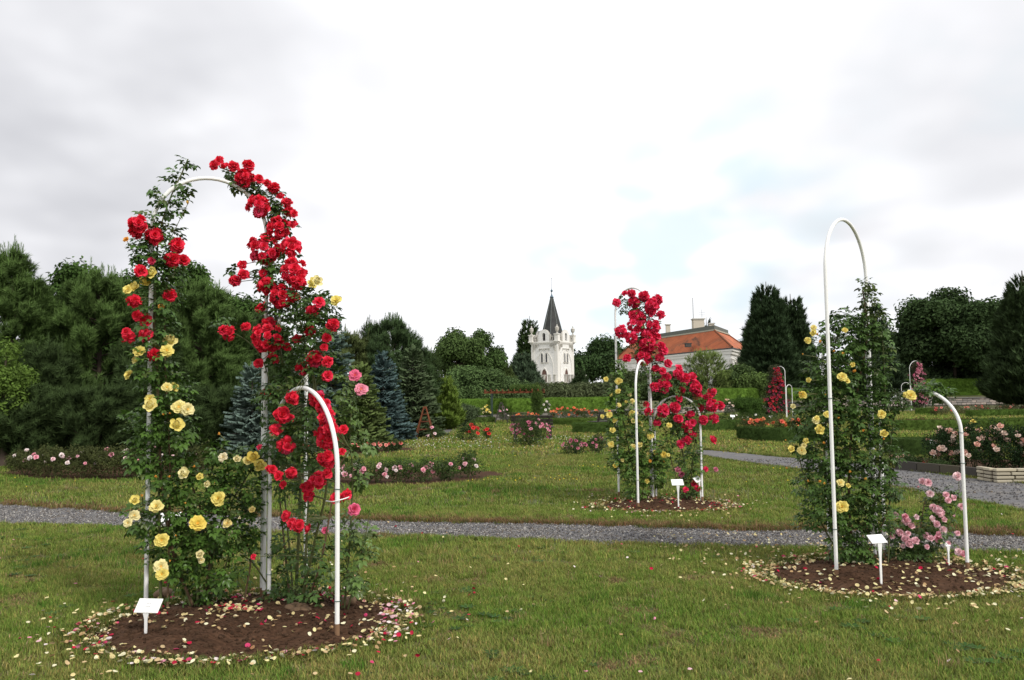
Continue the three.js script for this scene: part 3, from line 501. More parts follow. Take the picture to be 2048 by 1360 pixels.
denseConifer('dark conifer peeking over the yellow roses of the right arch', 1748, 592, 70, 100, [0.049, 0.081, 0.037], 569, { n: 2600, size: 0.9, flat: 0.8 });
leafTree('huge dark spreading oak at the right horizon', 1905, 588, 88, 225, [0.049, 0.083, 0.029], 570, { n: 4600, size: 0.8, trunk: 0.18, lobes: 26, nick: 'oak_tree', squash: 0.6 });
denseConifer('tall dark conifer cut by the right picture edge', 2052, 527, 56, 140, [0.052, 0.083, 0.031], 571, { n: 4200, size: 0.85, flat: 0.62 });
denseConifer('small brownish conifer in front of the oak', 1828, 664, 93, 52, [0.101, 0.101, 0.065], 572, { n: 900, size: 0.8, flat: 0.85 });
denseConifer('dark green conifer in front of the oak beside the big edge conifer', 1945, 640, 95, 80, [0.057, 0.088, 0.031], 573, { n: 1500, size: 0.9, flat: 0.8 });
leafTree('grey leaved shrub in front of the oak above the right hedge', 1900, 716, 92, 76, [0.108, 0.132, 0.086], 574, { up: true, n: 1000, size: 0.5, trunk: 0, geos: G.willow, nick: 'grey_shrub', cat: 'shrub' });
for (const [px, top, w, seed, where] of [[1655, 745, 110, 581, 'behind the right arch roses'], [1730, 735, 120, 582, 'right behind the tall right arch'], [1840, 738, 110, 583, 'below the small brownish conifer'], [1985, 735, 120, 584, 'at the foot of the big edge conifer'], [1595, 752, 90, 585, 'at the foot of the two tall conifers'], [1285, 770, 100, 586, 'below the house behind the middle arch']])
  leafTree(`dark leafy undergrowth ${where}`, px, top, 88, w, [0.049, 0.081, 0.031], seed, { n: 900, size: 0.6, trunk: 0, nick: 'undergrowth', cat: 'undergrowth' });
denseConifer('small conifer top showing above the roof of the house', 1414, 627, 150, 36, [0.057, 0.086, 0.057], 587, { n: 600, size: 1.5, flat: 0.6 });

// ---- hedges: clipped, leafy all over
const hedgeM = crownM;
function hedge(label, pts, w, h, y0, col, seed, { dens = 60, size = 0.12, name = 'clipped_hedge', group } = {}) {
  const r = rng(seed), c = new THREE.CatmullRomCurve3(pts, false, 'centripetal'), L = c.getLength(), n = Math.max(4, Math.round(L / 0.5)), t = thing(name, label, 'hedge', V(c.getPoint(0.5).x, y0, c.getPoint(0.5).z), group);
  const pos = [], idx = [], S = c.getSpacedPoints(n), yb = (p) => y0 === null ? 0 : y0;
  S.forEach((p, i) => { const d = c.getTangentAt(i / n), s = V(-d.z, 0, d.x), k = w / 2 - size * 0.2, hh = h - size * 0.2; for (const [a, b] of [[-1, 0], [-1, 1], [1, 1], [1, 0]]) pos.push(p.x + s.x * k * a, y0 + hh * b, p.z + s.z * k * a); if (i) for (let q = 0; q < 3; q++) { const a = (i - 1) * 4 + q; idx.push(a, a + 1, a + 4, a + 1, a + 5, a + 4); } });
  const e = S.length * 4 - 4; idx.push(0, 1, 2, 0, 2, 3, e, e + 2, e + 1, e, e + 3, e + 2);
  const core = geoFrom(pos, idx).toNonIndexed(); core.computeVertexNormals(); part('inner_foliage', core, mat(col[0], col[1], col[2], 1), t);
  const cr = new Crown(G.leafFine, hedgeM), area = L * (2 * h + w) + 2 * w * h;
  for (let i = 0; i < area * dens * 3.2; i++) {
    const end = r() < 2 * w * h / area, u = end ? (r() < 0.5 ? 0 : 1) : r(), p = c.getPointAt(u), d = c.getTangentAt(clamp(u, 0.001, 0.999)), s = V(-d.z, 0, d.x), wave = size * 0.5 * fbm(p.x * 0.9, p.z * 0.9, seed, 2);
    let a, b; if (end) { a = (r() - 0.5) * w; b = r() * h; } else { const q = r() * (2 * h + w); if (q < h) { a = w / 2 + wave; b = q; } else if (q < 2 * h) { a = -w / 2 - wave; b = q - h; } else { a = q - 2 * h - w / 2; b = h + wave; } }
    const k = 0.75 + 0.5 * r() + 0.3 * perlin.noise(p.x * 0.6, b * 2, p.z * 0.6);
    cr.add(V(p.x + s.x * a, y0 + b - size * 0.22, p.z + s.z * a).addScaledVector(d, 0), new THREE.Quaternion().setFromEuler(new THREE.Euler(r() * 6, r() * 6, r() * 6)), size * (0.32 + 0.34 * r()), tone(col, k));
  }
  cr.build('leaves', t); return t;
}
const along = (list, y = 0) => list.map(([px, d]) => { const p = at(px, 700, d); return V(p.x, y, p.z); });
const HEDGE = [0.130, 0.227, 0.034];
hedge('long clipped hedge on the stone wall left of the middle arch', along([[906, 46.6], [950, 50.4], [1010, 54], [1110, 56.2], [1235, 60]]), 0.9, 0.95, 0.4, HEDGE, 601, { size: 0.17, dens: 34 });
hedge('long clipped hedge on the stone wall right of the middle arch', along([[1395, 67], [1480, 72], [1560, 77], [1612, 79]]), 1.0, 1.25, 0.66, HEDGE, 602, { size: 0.2, dens: 26 });
hedge('long clipped hedge on the stone wall near the right picture edge', along([[1780, 82.5], [1900, 85], [2004, 86.5]]), 1.1, 1.85, 0.8, HEDGE, 603, { size: 0.22, dens: 24 });
const BOX = [0.064, 0.111, 0.024];
hedge('low box hedge just left of the yellow middle roses', [gp(1148, 866), gp(1225, 866)], 0.7, 0.42, 0, BOX, 611, { size: 0.08, dens: 130, name: 'box_hedge' });
hedge('long low bright box hedge behind the benches', [gp(1085, 851), gp(1160, 852), gp(1222, 851)], 0.6, 0.38, 0, [0.093, 0.151, 0.029], 612, { size: 0.1, dens: 90, name: 'box_hedge' });
hedge('low box hedge just right of the red middle roses', [gp(1345, 863), gp(1468, 861)], 0.7, 0.45, 0, BOX, 613, { size: 0.08, dens: 130, name: 'box_hedge' });
hedge('dark low box hedge in front of the orange roses', [gp(1488, 879), gp(1560, 884), gp(1640, 882)], 0.6, 0.44, 0, [0.052, 0.091, 0.021], 614, { size: 0.07, dens: 160, name: 'box_hedge' });
hedge('thin low box hedge behind the white label post', [gp(1470, 850), gp(1530, 849)], 0.5, 0.25, 0, BOX, 615, { size: 0.09, dens: 100, name: 'box_hedge' });
hedge('dark low box hedge left of the peach roses', [gp(1770, 908), gp(1850, 911), gp(1905, 911)], 0.6, 0.42, 0, [0.058, 0.099, 0.024], 616, { size: 0.06, dens: 190, name: 'box_hedge' });
hedge('long low box hedge crossing behind the peach roses', [gp(1795, 862), gp(1900, 861), gp(2070, 857)], 0.6, 0.42, 0, [0.082, 0.134, 0.025], 617, { size: 0.09, dens: 100, name: 'box_hedge' });
hedge('short low box hedge under the far pink arch', [gp(1832, 829), gp(1874, 829)], 0.7, 0.4, 0, [0.087, 0.151, 0.025], 618, { size: 0.11, dens: 80, name: 'box_hedge' });
hedge('low lumpy box hedge near the right edge before the stone wall', [gp(1940, 834), gp(2070, 831)], 0.6, 0.38, 0, [0.082, 0.140, 0.025], 619, { size: 0.12, dens: 80, name: 'box_hedge' });
hedge('low box hedge at the foot of the pergola', [gp(915, 849), gp(985, 846)], 0.6, 0.35, 0, [0.082, 0.128, 0.029], 620, { size: 0.1, dens: 90, name: 'box_hedge' });
leafTree('clipped dome shaped bush right of the red middle roses', 1496, 793, 50, 56, [0.058, 0.111, 0.021], 621, { up: false, n: 900, size: 0.16, trunk: 0, geos: G.leafFine, nick: 'dome_bush', cat: 'bush', squash: 1 });

// ================================================================ BUILDINGS
const plasterMap = noiseMap(512, (u, v) => { const n = tileNoise(u, v, 8, 4, 2.2), s = Math.max(0, tileNoise(u, v, 26, 4, 6.4) - 0.12); const k = 0.78 + 0.16 * n - 0.9 * s; return [toS(k), toS(k * 0.985), toS(k * 0.94)]; });
const plaster = new THREE.MeshStandardMaterial({ map: plasterMap, roughness: 0.9, side: THREE.DoubleSide });
const trimM = mat(0.74, 0.72, 0.67, 0.9), greyStone = mat(0.5, 0.48, 0.43, 0.95), darkGlass = mat(0.03, 0.033, 0.036, 0.15), doorM = mat(0.11, 0.055, 0.04, 0.7), leadM = mat(0.16, 0.18, 0.17, 0.7);
function boxUV(g, k = 0.25) { g = g.index ? g.toNonIndexed() : g; g.computeVertexNormals(); const p = g.attributes.position, n = g.attributes.normal, uv = []; for (let i = 0; i < p.count; i++) { const ax = Math.abs(n.getX(i)), ay = Math.abs(n.getY(i)), az = Math.abs(n.getZ(i)); uv.push((ax > az ? p.getZ(i) : p.getX(i)) * k, (ay > 0.8 ? p.getZ(i) : p.getY(i)) * k); } g.setAttribute('uv', new THREE.Float32BufferAttribute(uv, 2)); return g; }
const local = (name, g, m, parent) => part(name, g, m, parent, false);
function lancet(w, h) { const s = new THREE.Shape(), k = h - w * 0.95; s.moveTo(-w / 2, 0); s.lineTo(w / 2, 0); s.lineTo(w / 2, k); s.quadraticCurveTo(w / 2, k + w * 0.6, 0, h); s.quadraticCurveTo(-w / 2, k + w * 0.6, -w / 2, k); s.closePath(); return s; }
const ringOf = (outer, inner) => { const s = outer; s.holes.push(new THREE.Path(inner.getPoints(8))); return s; };
const ext = (s, d) => new THREE.ExtrudeGeometry(s, { depth: d, bevelEnabled: false, curveSegments: 8 });
{ // ---- the tower
  const D = 133, c = at(1106, 762, D), B = V(c.x, 3.35, c.z), S = 4.9, h = S / 2, BH = 6.4, t = thing('white_tower', 'white square neo gothic tower with dark pointed spire and stone urns', 'tower', B);
  t.rotation.y = -35 * Math.PI / 180;
  local('body', boxUV(box(S, BH, S, 0, BH / 2, 0)), plaster, t);
  const fnd = local('plinth', boxUV(box(S + 3.6, 2.0, S + 3.6, 0, -1.0, 0)), plaster, t);
  local('coping', merge([-1, 1].flatMap((s) => [box(S + 3.9, 0.2, 0.36, 0, 0.1, s * (S / 2 + 1.77)), box(0.36, 0.2, S + 3.2, s * (S / 2 + 1.77), 0.1, 0)])), greyStone, fnd);
  for (const [a, b] of [[1, 1], [1, -1], [-1, 1], [-1, -1]]) local('corner_pilaster', box(0.6, BH - 0.6, 0.6, a * (h - 0.27), (BH - 0.6) / 2, b * (h - 0.27)), trimM, t);
  local('cornice', merge([box(S + 0.36, 0.18, S + 0.36, 0, BH + 0.09, 0), box(S + 0.2, 0.14, S + 0.2, 0, BH - 0.08, 0)]), trimM, t);
  for (let k = 0; k < 4; k++) {
    const a = k * Math.PI / 2, R = (g) => g.rotateY(a);
    for (const s of [-0.42, 0.42]) { const w = local('lancet_window', R(ext(lancet(0.36, 1.5), 0.04).translate(s, 3.35, h + 0.005)), darkGlass, t); local('frame', R(ext(ringOf(lancet(0.6, 1.72), lancet(0.36, 1.5)), 0.1).translate(s, 3.3, h + 0.002)), trimM, w); local('sill', R(box(0.66, 0.09, 0.2, s, 3.27, h + 0.08)), greyStone, w); }
    local('hood_mould', R(merge([box(1.9, 0.1, 0.14, 0, 5.48, h + 0.07), box(0.1, 0.22, 0.12, -0.93, 5.36, h + 0.06), box(0.1, 0.22, 0.12, 0.93, 5.36, h + 0.06)])), greyStone, t);
    local('blind_arch', R(ext(ringOf(lancet(3.5, 5.5), lancet(3.34, 5.4)), 0.09).translate(0, 0.02, h + 0.002)), trimM, t);
    const d = local('pointed_door', R(ext(lancet(0.95, 2.3), 0.04).translate(0, 0.02, h + 0.005)), doorM, t); local('frame', R(ext(ringOf(lancet(1.25, 2.55), lancet(0.95, 2.3)), 0.12).translate(0, 0.01, h + 0.002)), trimM, d);
    // corbels hanging below the corners and the round topped gable over each side
    for (const x of [-2.05, -1.75, -1.45, -1.15, 1.15, 1.45, 1.75, 2.05]) { const l = Math.abs(x) > 1.9 ? 1.15 : Math.abs(x) > 1.6 ? 0.85 : 0.5; local('corbel', R(new THREE.CylinderGeometry(0.12, 0.04, l, 6).translate(x, BH - 0.2 - l / 2, h + 0.1)), greyStone, t); }
    const gs = new THREE.Shape(); gs.moveTo(-1.05, 0); gs.lineTo(1.05, 0); gs.lineTo(1.05, 0.95); gs.absarc(0, 0.8, 1.05, 0.14, Math.PI - 0.14, false); gs.closePath();
    const hole = new THREE.Path(); hole.moveTo(-0.3, 0.15); hole.lineTo(0.3, 0.15); hole.lineTo(0.3, 1.1); hole.absarc(0, 1.1, 0.3, 0, Math.PI, false); hole.closePath(); gs.holes.push(hole);
    const gb = local('round_gable', R(ext(gs, 0.36).translate(0, BH + 0.18, h - 0.24)), plaster, t);
    local('gable_coping', R(new THREE.TorusGeometry(1.06, 0.11, 6, 18, Math.PI * 0.9).rotateZ(Math.PI * 0.05).translate(0, BH + 0.98, h - 0.06)), greyStone, gb);
    local('niche', R(box(0.7, 1.5, 0.1, 0, BH + 0.9, h - 0.33)), mat(0.05, 0.048, 0.045, 0.9), gb);
    for (const s of [-1, 1]) local('side_scroll', R(new THREE.CylinderGeometry(0.15, 0.15, 1.15, 8).translate(s * 1.18, BH + 0.75, h - 0.02)), greyStone, gb);
    for (const s of [-1, 1]) local('parapet_rail', R(merge([box(1.0, 0.12, 0.3, s * 1.8, BH + 1.0, h - 0.08), box(0.14, 0.76, 0.14, s * 1.55, BH + 0.56, h - 0.08)])), greyStone, t);
    local('corner_pedestal', R(merge([box(0.66, 1.1, 0.66, h - 0.05, BH + 0.7, h - 0.05), box(0.84, 0.14, 0.84, h - 0.05, BH + 1.3, h - 0.05), box(0.86, 0.16, 0.86, h - 0.05, BH + 0.22, h - 0.05)])), trimM, t);
    const urn = [[0.0, 0], [0.24, 0.02], [0.2, 0.1], [0.08, 0.2], [0.1, 0.3], [0.28, 0.52], [0.34, 0.8], [0.3, 0.9], [0.36, 0.95], [0.3, 1.02], [0.16, 1.12], [0.08, 1.2], [0.13, 1.3], [0.06, 1.42], [0, 1.5]].map(([x, y]) => new THREE.Vector2(x, y));
    local('urn', R(new THREE.LatheGeometry(urn, 14).translate(h - 0.05, BH + 1.37, h - 0.05)), greyStone, t);
    for (let i = -3; i <= 3; i++) if (i) local('terrace_post', R(merge([box(0.36, 1.0, 0.3, i * 0.98, 0.7, S / 2 + 1.72), box(0.48, 0.14, 0.4, i * 0.98, 1.25, S / 2 + 1.72)])), greyStone, t);
  }
  const slate = noiseMap(256, (u, v) => { const n = tileNoise(u, v, 8, 4, 3.3), q = tileNoise(u, v, 20, 3, 8.8), k = 0.03 * (1 + 0.9 * n); return [toS(k * (1 + 0.6 * Math.max(0, q))), toS(k * (1.08 + 0.3 * q)), toS(k * (1.0))]; });
  const sp = local('spire', new THREE.CylinderGeometry(0.22, 1.92, 6.7, 8, 1).rotateY(Math.PI / 8).translate(0, 10.5, 0), new THREE.MeshStandardMaterial({ map: slate, roughness: 0.75, flatShading: true }), t);
  local('hip_ribs', merge(Array.from({ length: 8 }, (_, i) => { const a = i * Math.PI / 4 + Math.PI / 8; return taper([V(Math.sin(a) * 1.92, 7.15, Math.cos(a) * 1.92), V(Math.sin(a) * 1.07, 10.5, Math.cos(a) * 1.07), V(Math.sin(a) * 0.22, 13.85, Math.cos(a) * 0.22)], 0.05, 0.04, 6, 5); })), leadM, sp);
  const fin = local('finial', new THREE.LatheGeometry([[0, 13.8], [0.32, 13.82], [0.3, 13.95], [0.14, 14.2], [0.06, 14.5], [0.05, 14.7], [0.17, 14.82], [0.2, 14.95], [0.16, 15.08], [0.05, 15.18], [0.03, 15.4], [0.025, 16.9], [0, 16.95]].map(([x, y]) => new THREE.Vector2(x, y)), 12), mat(0.1, 0.15, 0.19, 0.5, { metalness: 0.3 }), t);
  local('ball', new THREE.SphereGeometry(0.07, 8, 6).translate(0, 16.95, 0), leadM, fin);
}
{ // ---- the house
  const Cn = at(1461, 698, 90), Lf = at(1238, 719, 117), Rt = at(1496, 708, 101), y1 = Cn.y, y0 = 0.9, Bk = V(Lf.x + Rt.x - Cn.x, 0, Lf.z + Rt.z - Cn.z);
  const t = thing('manor_house', 'white manor house with orange tiled hipped roof and pale chimneys', 'house', V(Cn.x, y0, Cn.z));
  const F = [Cn, Lf, Bk, Rt].map((p) => V(p.x, 0, p.z)), cen = F.reduce((a, p) => a.add(p), V(0, 0, 0)).multiplyScalar(0.25);
  const loop = (k, extra = 0) => F.map((p) => { const v = p.clone().sub(cen); return cen.clone().addScaledVector(v, k).addScaledVector(v.clone().normalize(), extra); });
  const prism = (P, a, b) => { const pos = [], idx = []; P.forEach((p, i) => { const q = P[(i + 1) % 4], k = pos.length / 3; pos.push(p.x, a, p.z, q.x, a, q.z, q.x, b, q.z, p.x, b, p.z); idx.push(k, k + 1, k + 2, k, k + 2, k + 3); }); const k = pos.length / 3; P.forEach((p) => pos.push(p.x, b, p.z)); idx.push(k, k + 2, k + 1, k, k + 3, k + 2); const m = pos.length / 3; P.forEach((p) => pos.push(p.x, a, p.z)); idx.push(m, m + 1, m + 2, m, m + 2, m + 3); const g = geoFrom(pos, idx).toNonIndexed(); g.computeVertexNormals(); return g; };
  part('walls', boxUV(prism(F, y0, y1)), plaster, t);
  part('cornice', merge([prism(loop(1, 0.55), y1 - 0.22, y1), prism(loop(1, 0.32), y1 - 0.55, y1 - 0.23), prism(loop(1, 0.14), y1 - 1.1, y1 - 1.0), prism(loop(1, 0.12), y1 - 1.75, y1 - 1.62)]), trimM, t);
  part('gutter', prism(loop(1, 0.66), y1 + 0.003, y1 + 0.14), mat(0.05, 0.05, 0.05, 0.6), t);
  const tileMap = noiseMap(1024, (u, v) => { const n = tileNoise(u, v, 7, 5, 1.1), f = tileNoise(u, v, 90, 2, 5.5), dark = smooth(0.1, 0.4, tileNoise(u, v, 6, 5, 9.3)) * 0.65, row = 0.93 + 0.07 * Math.sin(v * 64 * 6.283); const k = row * (1 + 0.5 * n + 0.6 * f) * (1 - dark); return [toS(0.46 * k), toS(0.125 * k * (1 + dark * 0.6)), toS(0.045 * k * (1 + dark * 1.3))]; });
  const yT = yOf(1437, 661, 95), E = loop(1, 0.6), T = loop(0.74, 0); const pos = [], uv = [], idx = [];
  E.forEach((e, i) => { const f = E[(i + 1) % 4], a = T[i], b = T[(i + 1) % 4], k = pos.length / 3, l = e.distanceTo(f) / 8; pos.push(e.x, y1 + 0.144, e.z, f.x, y1 + 0.144, f.z, b.x, yT, b.z, a.x, yT, a.z); uv.push(0, 0, l, 0, l * 0.8, 0.55, l * 0.2, 0.55); idx.push(k, k + 1, k + 2, k, k + 2, k + 3); });
  const rg = geoFrom(pos, idx, uv).toNonIndexed(); rg.computeVertexNormals();
  const roof = part('roof', rg, new THREE.MeshStandardMaterial({ map: tileMap, roughness: 0.85, side: THREE.DoubleSide }), t);
  E.forEach((e, i) => part('hip_tiles', taper([V(e.x, y1 + 0.18, e.z), V(lerp(e.x, T[i].x, 0.5), lerp(y1 + 0.18, yT + 0.04, 0.5), lerp(e.z, T[i].z, 0.5)), V(T[i].x, yT + 0.04, T[i].z)], 0.11, 0.11, 10, 6), mat(0.2, 0.08, 0.045, 0.9), roof));
  part('flat_top', merge([prism(T.map((p) => { const v = p.clone().sub(cen).normalize(); return p.clone().addScaledVector(v, 0.2); }), yT + 0.003, yT + 0.16)]), mat(0.42, 0.4, 0.32, 0.9), roof);
  part('top_flashing', prism(T, yT + 0.163, yT + 0.62), mat(0.12, 0.13, 0.11, 0.8), roof);
  const chim = (px, py, d, w, name, hgt) => { let p = at(px, py, d); if (!inPoly(p.x, p.z, T)) p = p.lerp(V(cen.x, p.y, cen.z), 0.35); const cm = part(name, boxUV(merge([box(w, hgt, w * 0.8, p.x, yT + hgt / 2 + 0.4, p.z)])), mat(0.55, 0.49, 0.4, 0.95), roof); part('cap', box(w + 0.2, 0.14, w * 0.8 + 0.2, p.x, yT + hgt + 0.471, p.z), greyStone, t); return p; };
  chim(1336, 660, 108, 0.55, 'chimney', 1.35); chim(1462, 664, 101.5, 0.62, 'chimney', 1.1);
  const pc = chim(1396, 652, 100, 1.3, 'chimney', 1.3);
  part('aerial_mast', merge([new THREE.CylinderGeometry(0.035, 0.05, 2.6, 6).translate(pc.x - 0.55, yT + 3.1, pc.z), ...[0.9, 1.4, 1.9].map((y) => box(0.8, 0.025, 0.025, pc.x + 0.5, yT + 1.8 + y * 0.4, pc.z)), box(0.03, 1.3, 0.03, pc.x + 0.5, yT + 2.3, pc.z)]), leadM, t);
  const dm = at(1376, 690, 97.5); part('dormer_vent', merge([box(0.62, 0.36, 0.9, dm.x, dm.y - 0.05, dm.z), box(0.78, 0.07, 1.0, dm.x, dm.y + 0.17, dm.z)]), mat(0.09, 0.085, 0.08, 0.9), roof);
  // windows along the long front and on the end wall
  const front = (A, Bp, list, yc, wh) => { const dir = Bp.clone().sub(A).setY(0), l = dir.length(); dir.normalize(); let out = V(-dir.z, 0, dir.x); if (out.dot(cen.clone().sub(A)) > 0) out.negate(); const q = quatZ(out, V(0, 1, 0));
    for (const s of list) { const p = A.clone().addScaledVector(dir, s * l), put = (g) => g.applyQuaternion(q).translate(p.x, yc, p.z), w = wh[0], h = wh[1];
      const win = part('window', put(box(w, h, 0.06, 0, 0, 0.04)), darkGlass, t); part('frame', put(merge([box(w + 0.44, 0.24, 0.2, 0, h / 2 + 0.14, 0.1), box(0.22, h, 0.16, -w / 2 - 0.12, 0, 0.08), box(0.22, h, 0.16, w / 2 + 0.12, 0, 0.08), box(0.08, h, 0.07, 0, 0, 0.08), box(w, 0.08, 0.066, 0, h * 0.2, 0.08)])), trimM, win); part('sill', put(box(w + 0.6, 0.12, 0.3, 0, -h / 2 - 0.08, 0.15)), greyStone, win); part('hood', put(merge([box(w + 0.9, 0.14, 0.36, 0, h / 2 + 0.7, 0.18), box(w + 0.5, 0.3, 0.12, 0, h / 2 + 0.45, 0.06)])), trimM, win); }
    for (let k = 0; k < 4; k++) part('wall_band', (() => { const a = A.clone().addScaledVector(dir, 0.3), b = A.clone().addScaledVector(dir, l - 0.3); return beam(V(a.x, y1 - 2.3 - k * 0.75, a.z).addScaledVector(out, 0.02), V(b.x, y1 - 2.3 - k * 0.75, b.z).addScaledVector(out, 0.02), 0.06, 0.12); })(), trimM, t);
    part('corner_pilaster', put2(A, dir, out, 0.45), trimM, t); };
  const put2 = (A, dir, out, w) => { const p = A.clone().addScaledVector(dir, w / 2 + 0.1).addScaledVector(out, 0.06); return box(w, y1 - y0 - 1.2, 0.16).applyQuaternion(quatZ(out, V(0, 1, 0))).translate(p.x, (y0 + y1 - 1.2) / 2, p.z); };
  front(F[0], F[1], [0.1, 0.22, 0.34, 0.46, 0.58, 0.7, 0.82, 0.93], y1 - 2.9, [1.05, 1.7]);
  front(F[0], F[3], [0.3, 0.62], y1 - 2.6, [0.9, 1.2]);
}
{ // ---- the low wing behind
  const a = at(1478, 672, 118), b = at(1530, 668, 122), t = thing('house_wing', 'grey metal roofed wing just visible right of the orange roof', 'building', V(a.x, 1, a.z));
  part('walls', boxUV(box(9, 6.5, 8, a.x + 5, 4.2, a.z - 4)), plaster, t);
  const y = a.y; part('roof_edge', box(9.6, 1.1, 8.6, a.x + 5, y - 1.3, a.z - 4), mat(0.06, 0.062, 0.065, 0.8), t);
  part('metal_roof', new THREE.CylinderGeometry(3.6, 6.9, 1.0, 4).rotateY(Math.PI / 4).translate(a.x + 5, y - 0.24, a.z - 4), mat(0.3, 0.36, 0.37, 0.5), t);
}
// ================================================================ GARDEN FURNITURE
const redWood = [mat(0.17, 0.06, 0.03, 0.85), mat(0.13, 0.045, 0.025, 0.85), mat(0.2, 0.075, 0.038, 0.85)], darkWood = mat(0.035, 0.028, 0.022, 0.75), darkGreen = mat(0.02, 0.04, 0.03, 0.7);
{ // pergola with red beams
  const pl = gp(984, 843), pr = gp(1071, 838), d = -pl.z, yb = yOf(984, 787, d), t = thing('pergola', 'small pergola with red brown beams and dark green posts before the hedge', 'pergola', V((pl.x + pr.x) / 2, 0, pl.z));
  const z0 = pl.z, dep = 1.5;
  for (const [x, z] of [[pl.x, z0], [pr.x, z0], [pl.x, z0 - dep], [pr.x, z0 - dep]]) part('post', merge([box(0.14, yb, 0.14, x, yb / 2, z), box(0.22, 0.12, 0.22, x, 0.05, z)]), darkGreen, t);
  for (const z of [z0, z0 - dep]) part('long_beam', box(pr.x - pl.x + 0.96, 0.13, 0.08, (pl.x + pr.x) / 2, yb + 0.065, z), redWood[0], t);
  for (let i = 0; i < 11; i++) part('rafter', box(0.06, 0.12, dep + 0.7, lerp(pl.x - 0.42, pr.x + 0.42, i / 10), yb + 0.192, z0 - dep / 2), redWood[i % 3], t);
  const r = rng(701), vt = thing('climbing_vine', 'leafy green vine over the right post of the pergola', 'vine', V(pr.x, 0, z0 - 0.12)), cr = new Crown(G.leafFine, crownM);
  part('vine_stem', taper([V(pr.x - 0.12, 0, z0 + 0.12), V(pr.x - 0.1, 1, z0 + 0.13), V(pr.x - 0.05, yb + 0.25, z0 + 0.1)], 0.03, 0.012, 10, 6), barkM, vt);
  for (let i = 0; i < 420; i++) { const u = r(); let p; if (u < 0.45) p = V(pr.x + (r() - 0.5) * 0.5, yb * (0.2 + 0.85 * r()), z0 + (r() - 0.3) * 0.4); else p = V(pr.x - 0.1 + (r() - 0.85) * 1.7, yb + 0.2 + 0.26 * r() * Math.sin(r() * 3), z0 - dep * r()); cr.add(p, new THREE.Quaternion().setFromEuler(new THREE.Euler(r() * 6, r() * 6, r() * 6)), 0.13 + 0.1 * r(), tone([0.08, 0.13, 0.03], 0.75 + 0.5 * r())); }
  cr.build('leaves', vt);
}
function obelisk(label, px, py, topPy, w, mats, name) {
  const b = gp(px, py), d = -b.z, h = yOf(px, topPy, d), t = thing(name, label, 'trellis', b.clone()), R = wPx(w, d) / 2, k = 0.12;
  const cs = [[1, 1], [1, -1], [-1, -1], [-1, 1]].map(([a, c]) => V(a, 0, c)), P = (i, u) => V(b.x + cs[i].x * R * lerp(1, k, u), h * u, b.z + cs[i].z * R * lerp(1, k, u));
  for (let i = 0; i < 4; i++) part('leg', beam(P(i, 0), P(i, 1), 0.036, 0.036), mats[i % mats.length], t);
  for (const u of [0.3, 0.55, 0.78]) for (let i = 0; i < 4; i++) part('rung', beam(P(i, u), P((i + 1) % 4, u), 0.024, 0.036).translate(0, 0.003 * i, 0), mats[(i + 1) % mats.length], t);
  part('cap', box(0.14, 0.08, 0.14, b.x, h, b.z), mats[0], t); return t;
}
obelisk('red brown wooden obelisk trellis before the spruces', 850, 878, 815, 38, redWood, 'obelisk_trellis');
obelisk('dark obelisk trellis with pink roses under the pergola', 1003, 847, 806, 26, [darkWood], 'obelisk_trellis');
function bench(label, px, py, W, turn, seed) {
  const b = gp(px, py), t = thing('garden_bench', label, 'bench', b.clone()); t.rotation.y = turn;
  for (const s of [-1, 1]) { const x = s * (W / 2 - 0.12); part('end_frame', merge([beam(V(x, 0, 0.2), V(x, 0.43, 0.2), 0.05, 0.05), beam(V(x, 0, -0.24), V(x, 0.46, -0.2), 0.05, 0.05), beam(V(x, 0.46, -0.2), V(x, 0.86, -0.33), 0.05, 0.05), beam(V(x, 0.41, -0.22), V(x, 0.41, 0.26), 0.05, 0.05)]), darkWood, t, false); }
  for (let i = 0; i < 4; i++) part('seat_slat', new RoundedBoxGeometry(W, 0.03, 0.1, 1, 0.008).translate(0, 0.452, -0.14 + i * 0.125), darkWood, t, false);
  for (let i = 0; i < 3; i++) part('back_slat', new RoundedBoxGeometry(W, 0.1, 0.03, 1, 0.008).rotateX(-0.3).translate(0, 0.56 + i * 0.13, -0.215 - i * 0.042), darkWood, t, false);
}
bench('dark wooden bench hidden behind the big pink rose shrub', 1066, 879, 1.5, Math.PI - 0.15, 1);
bench('dark wooden bench half hidden by the yellow middle roses', 1205, 864, 1.5, Math.PI + 0.9, 2);
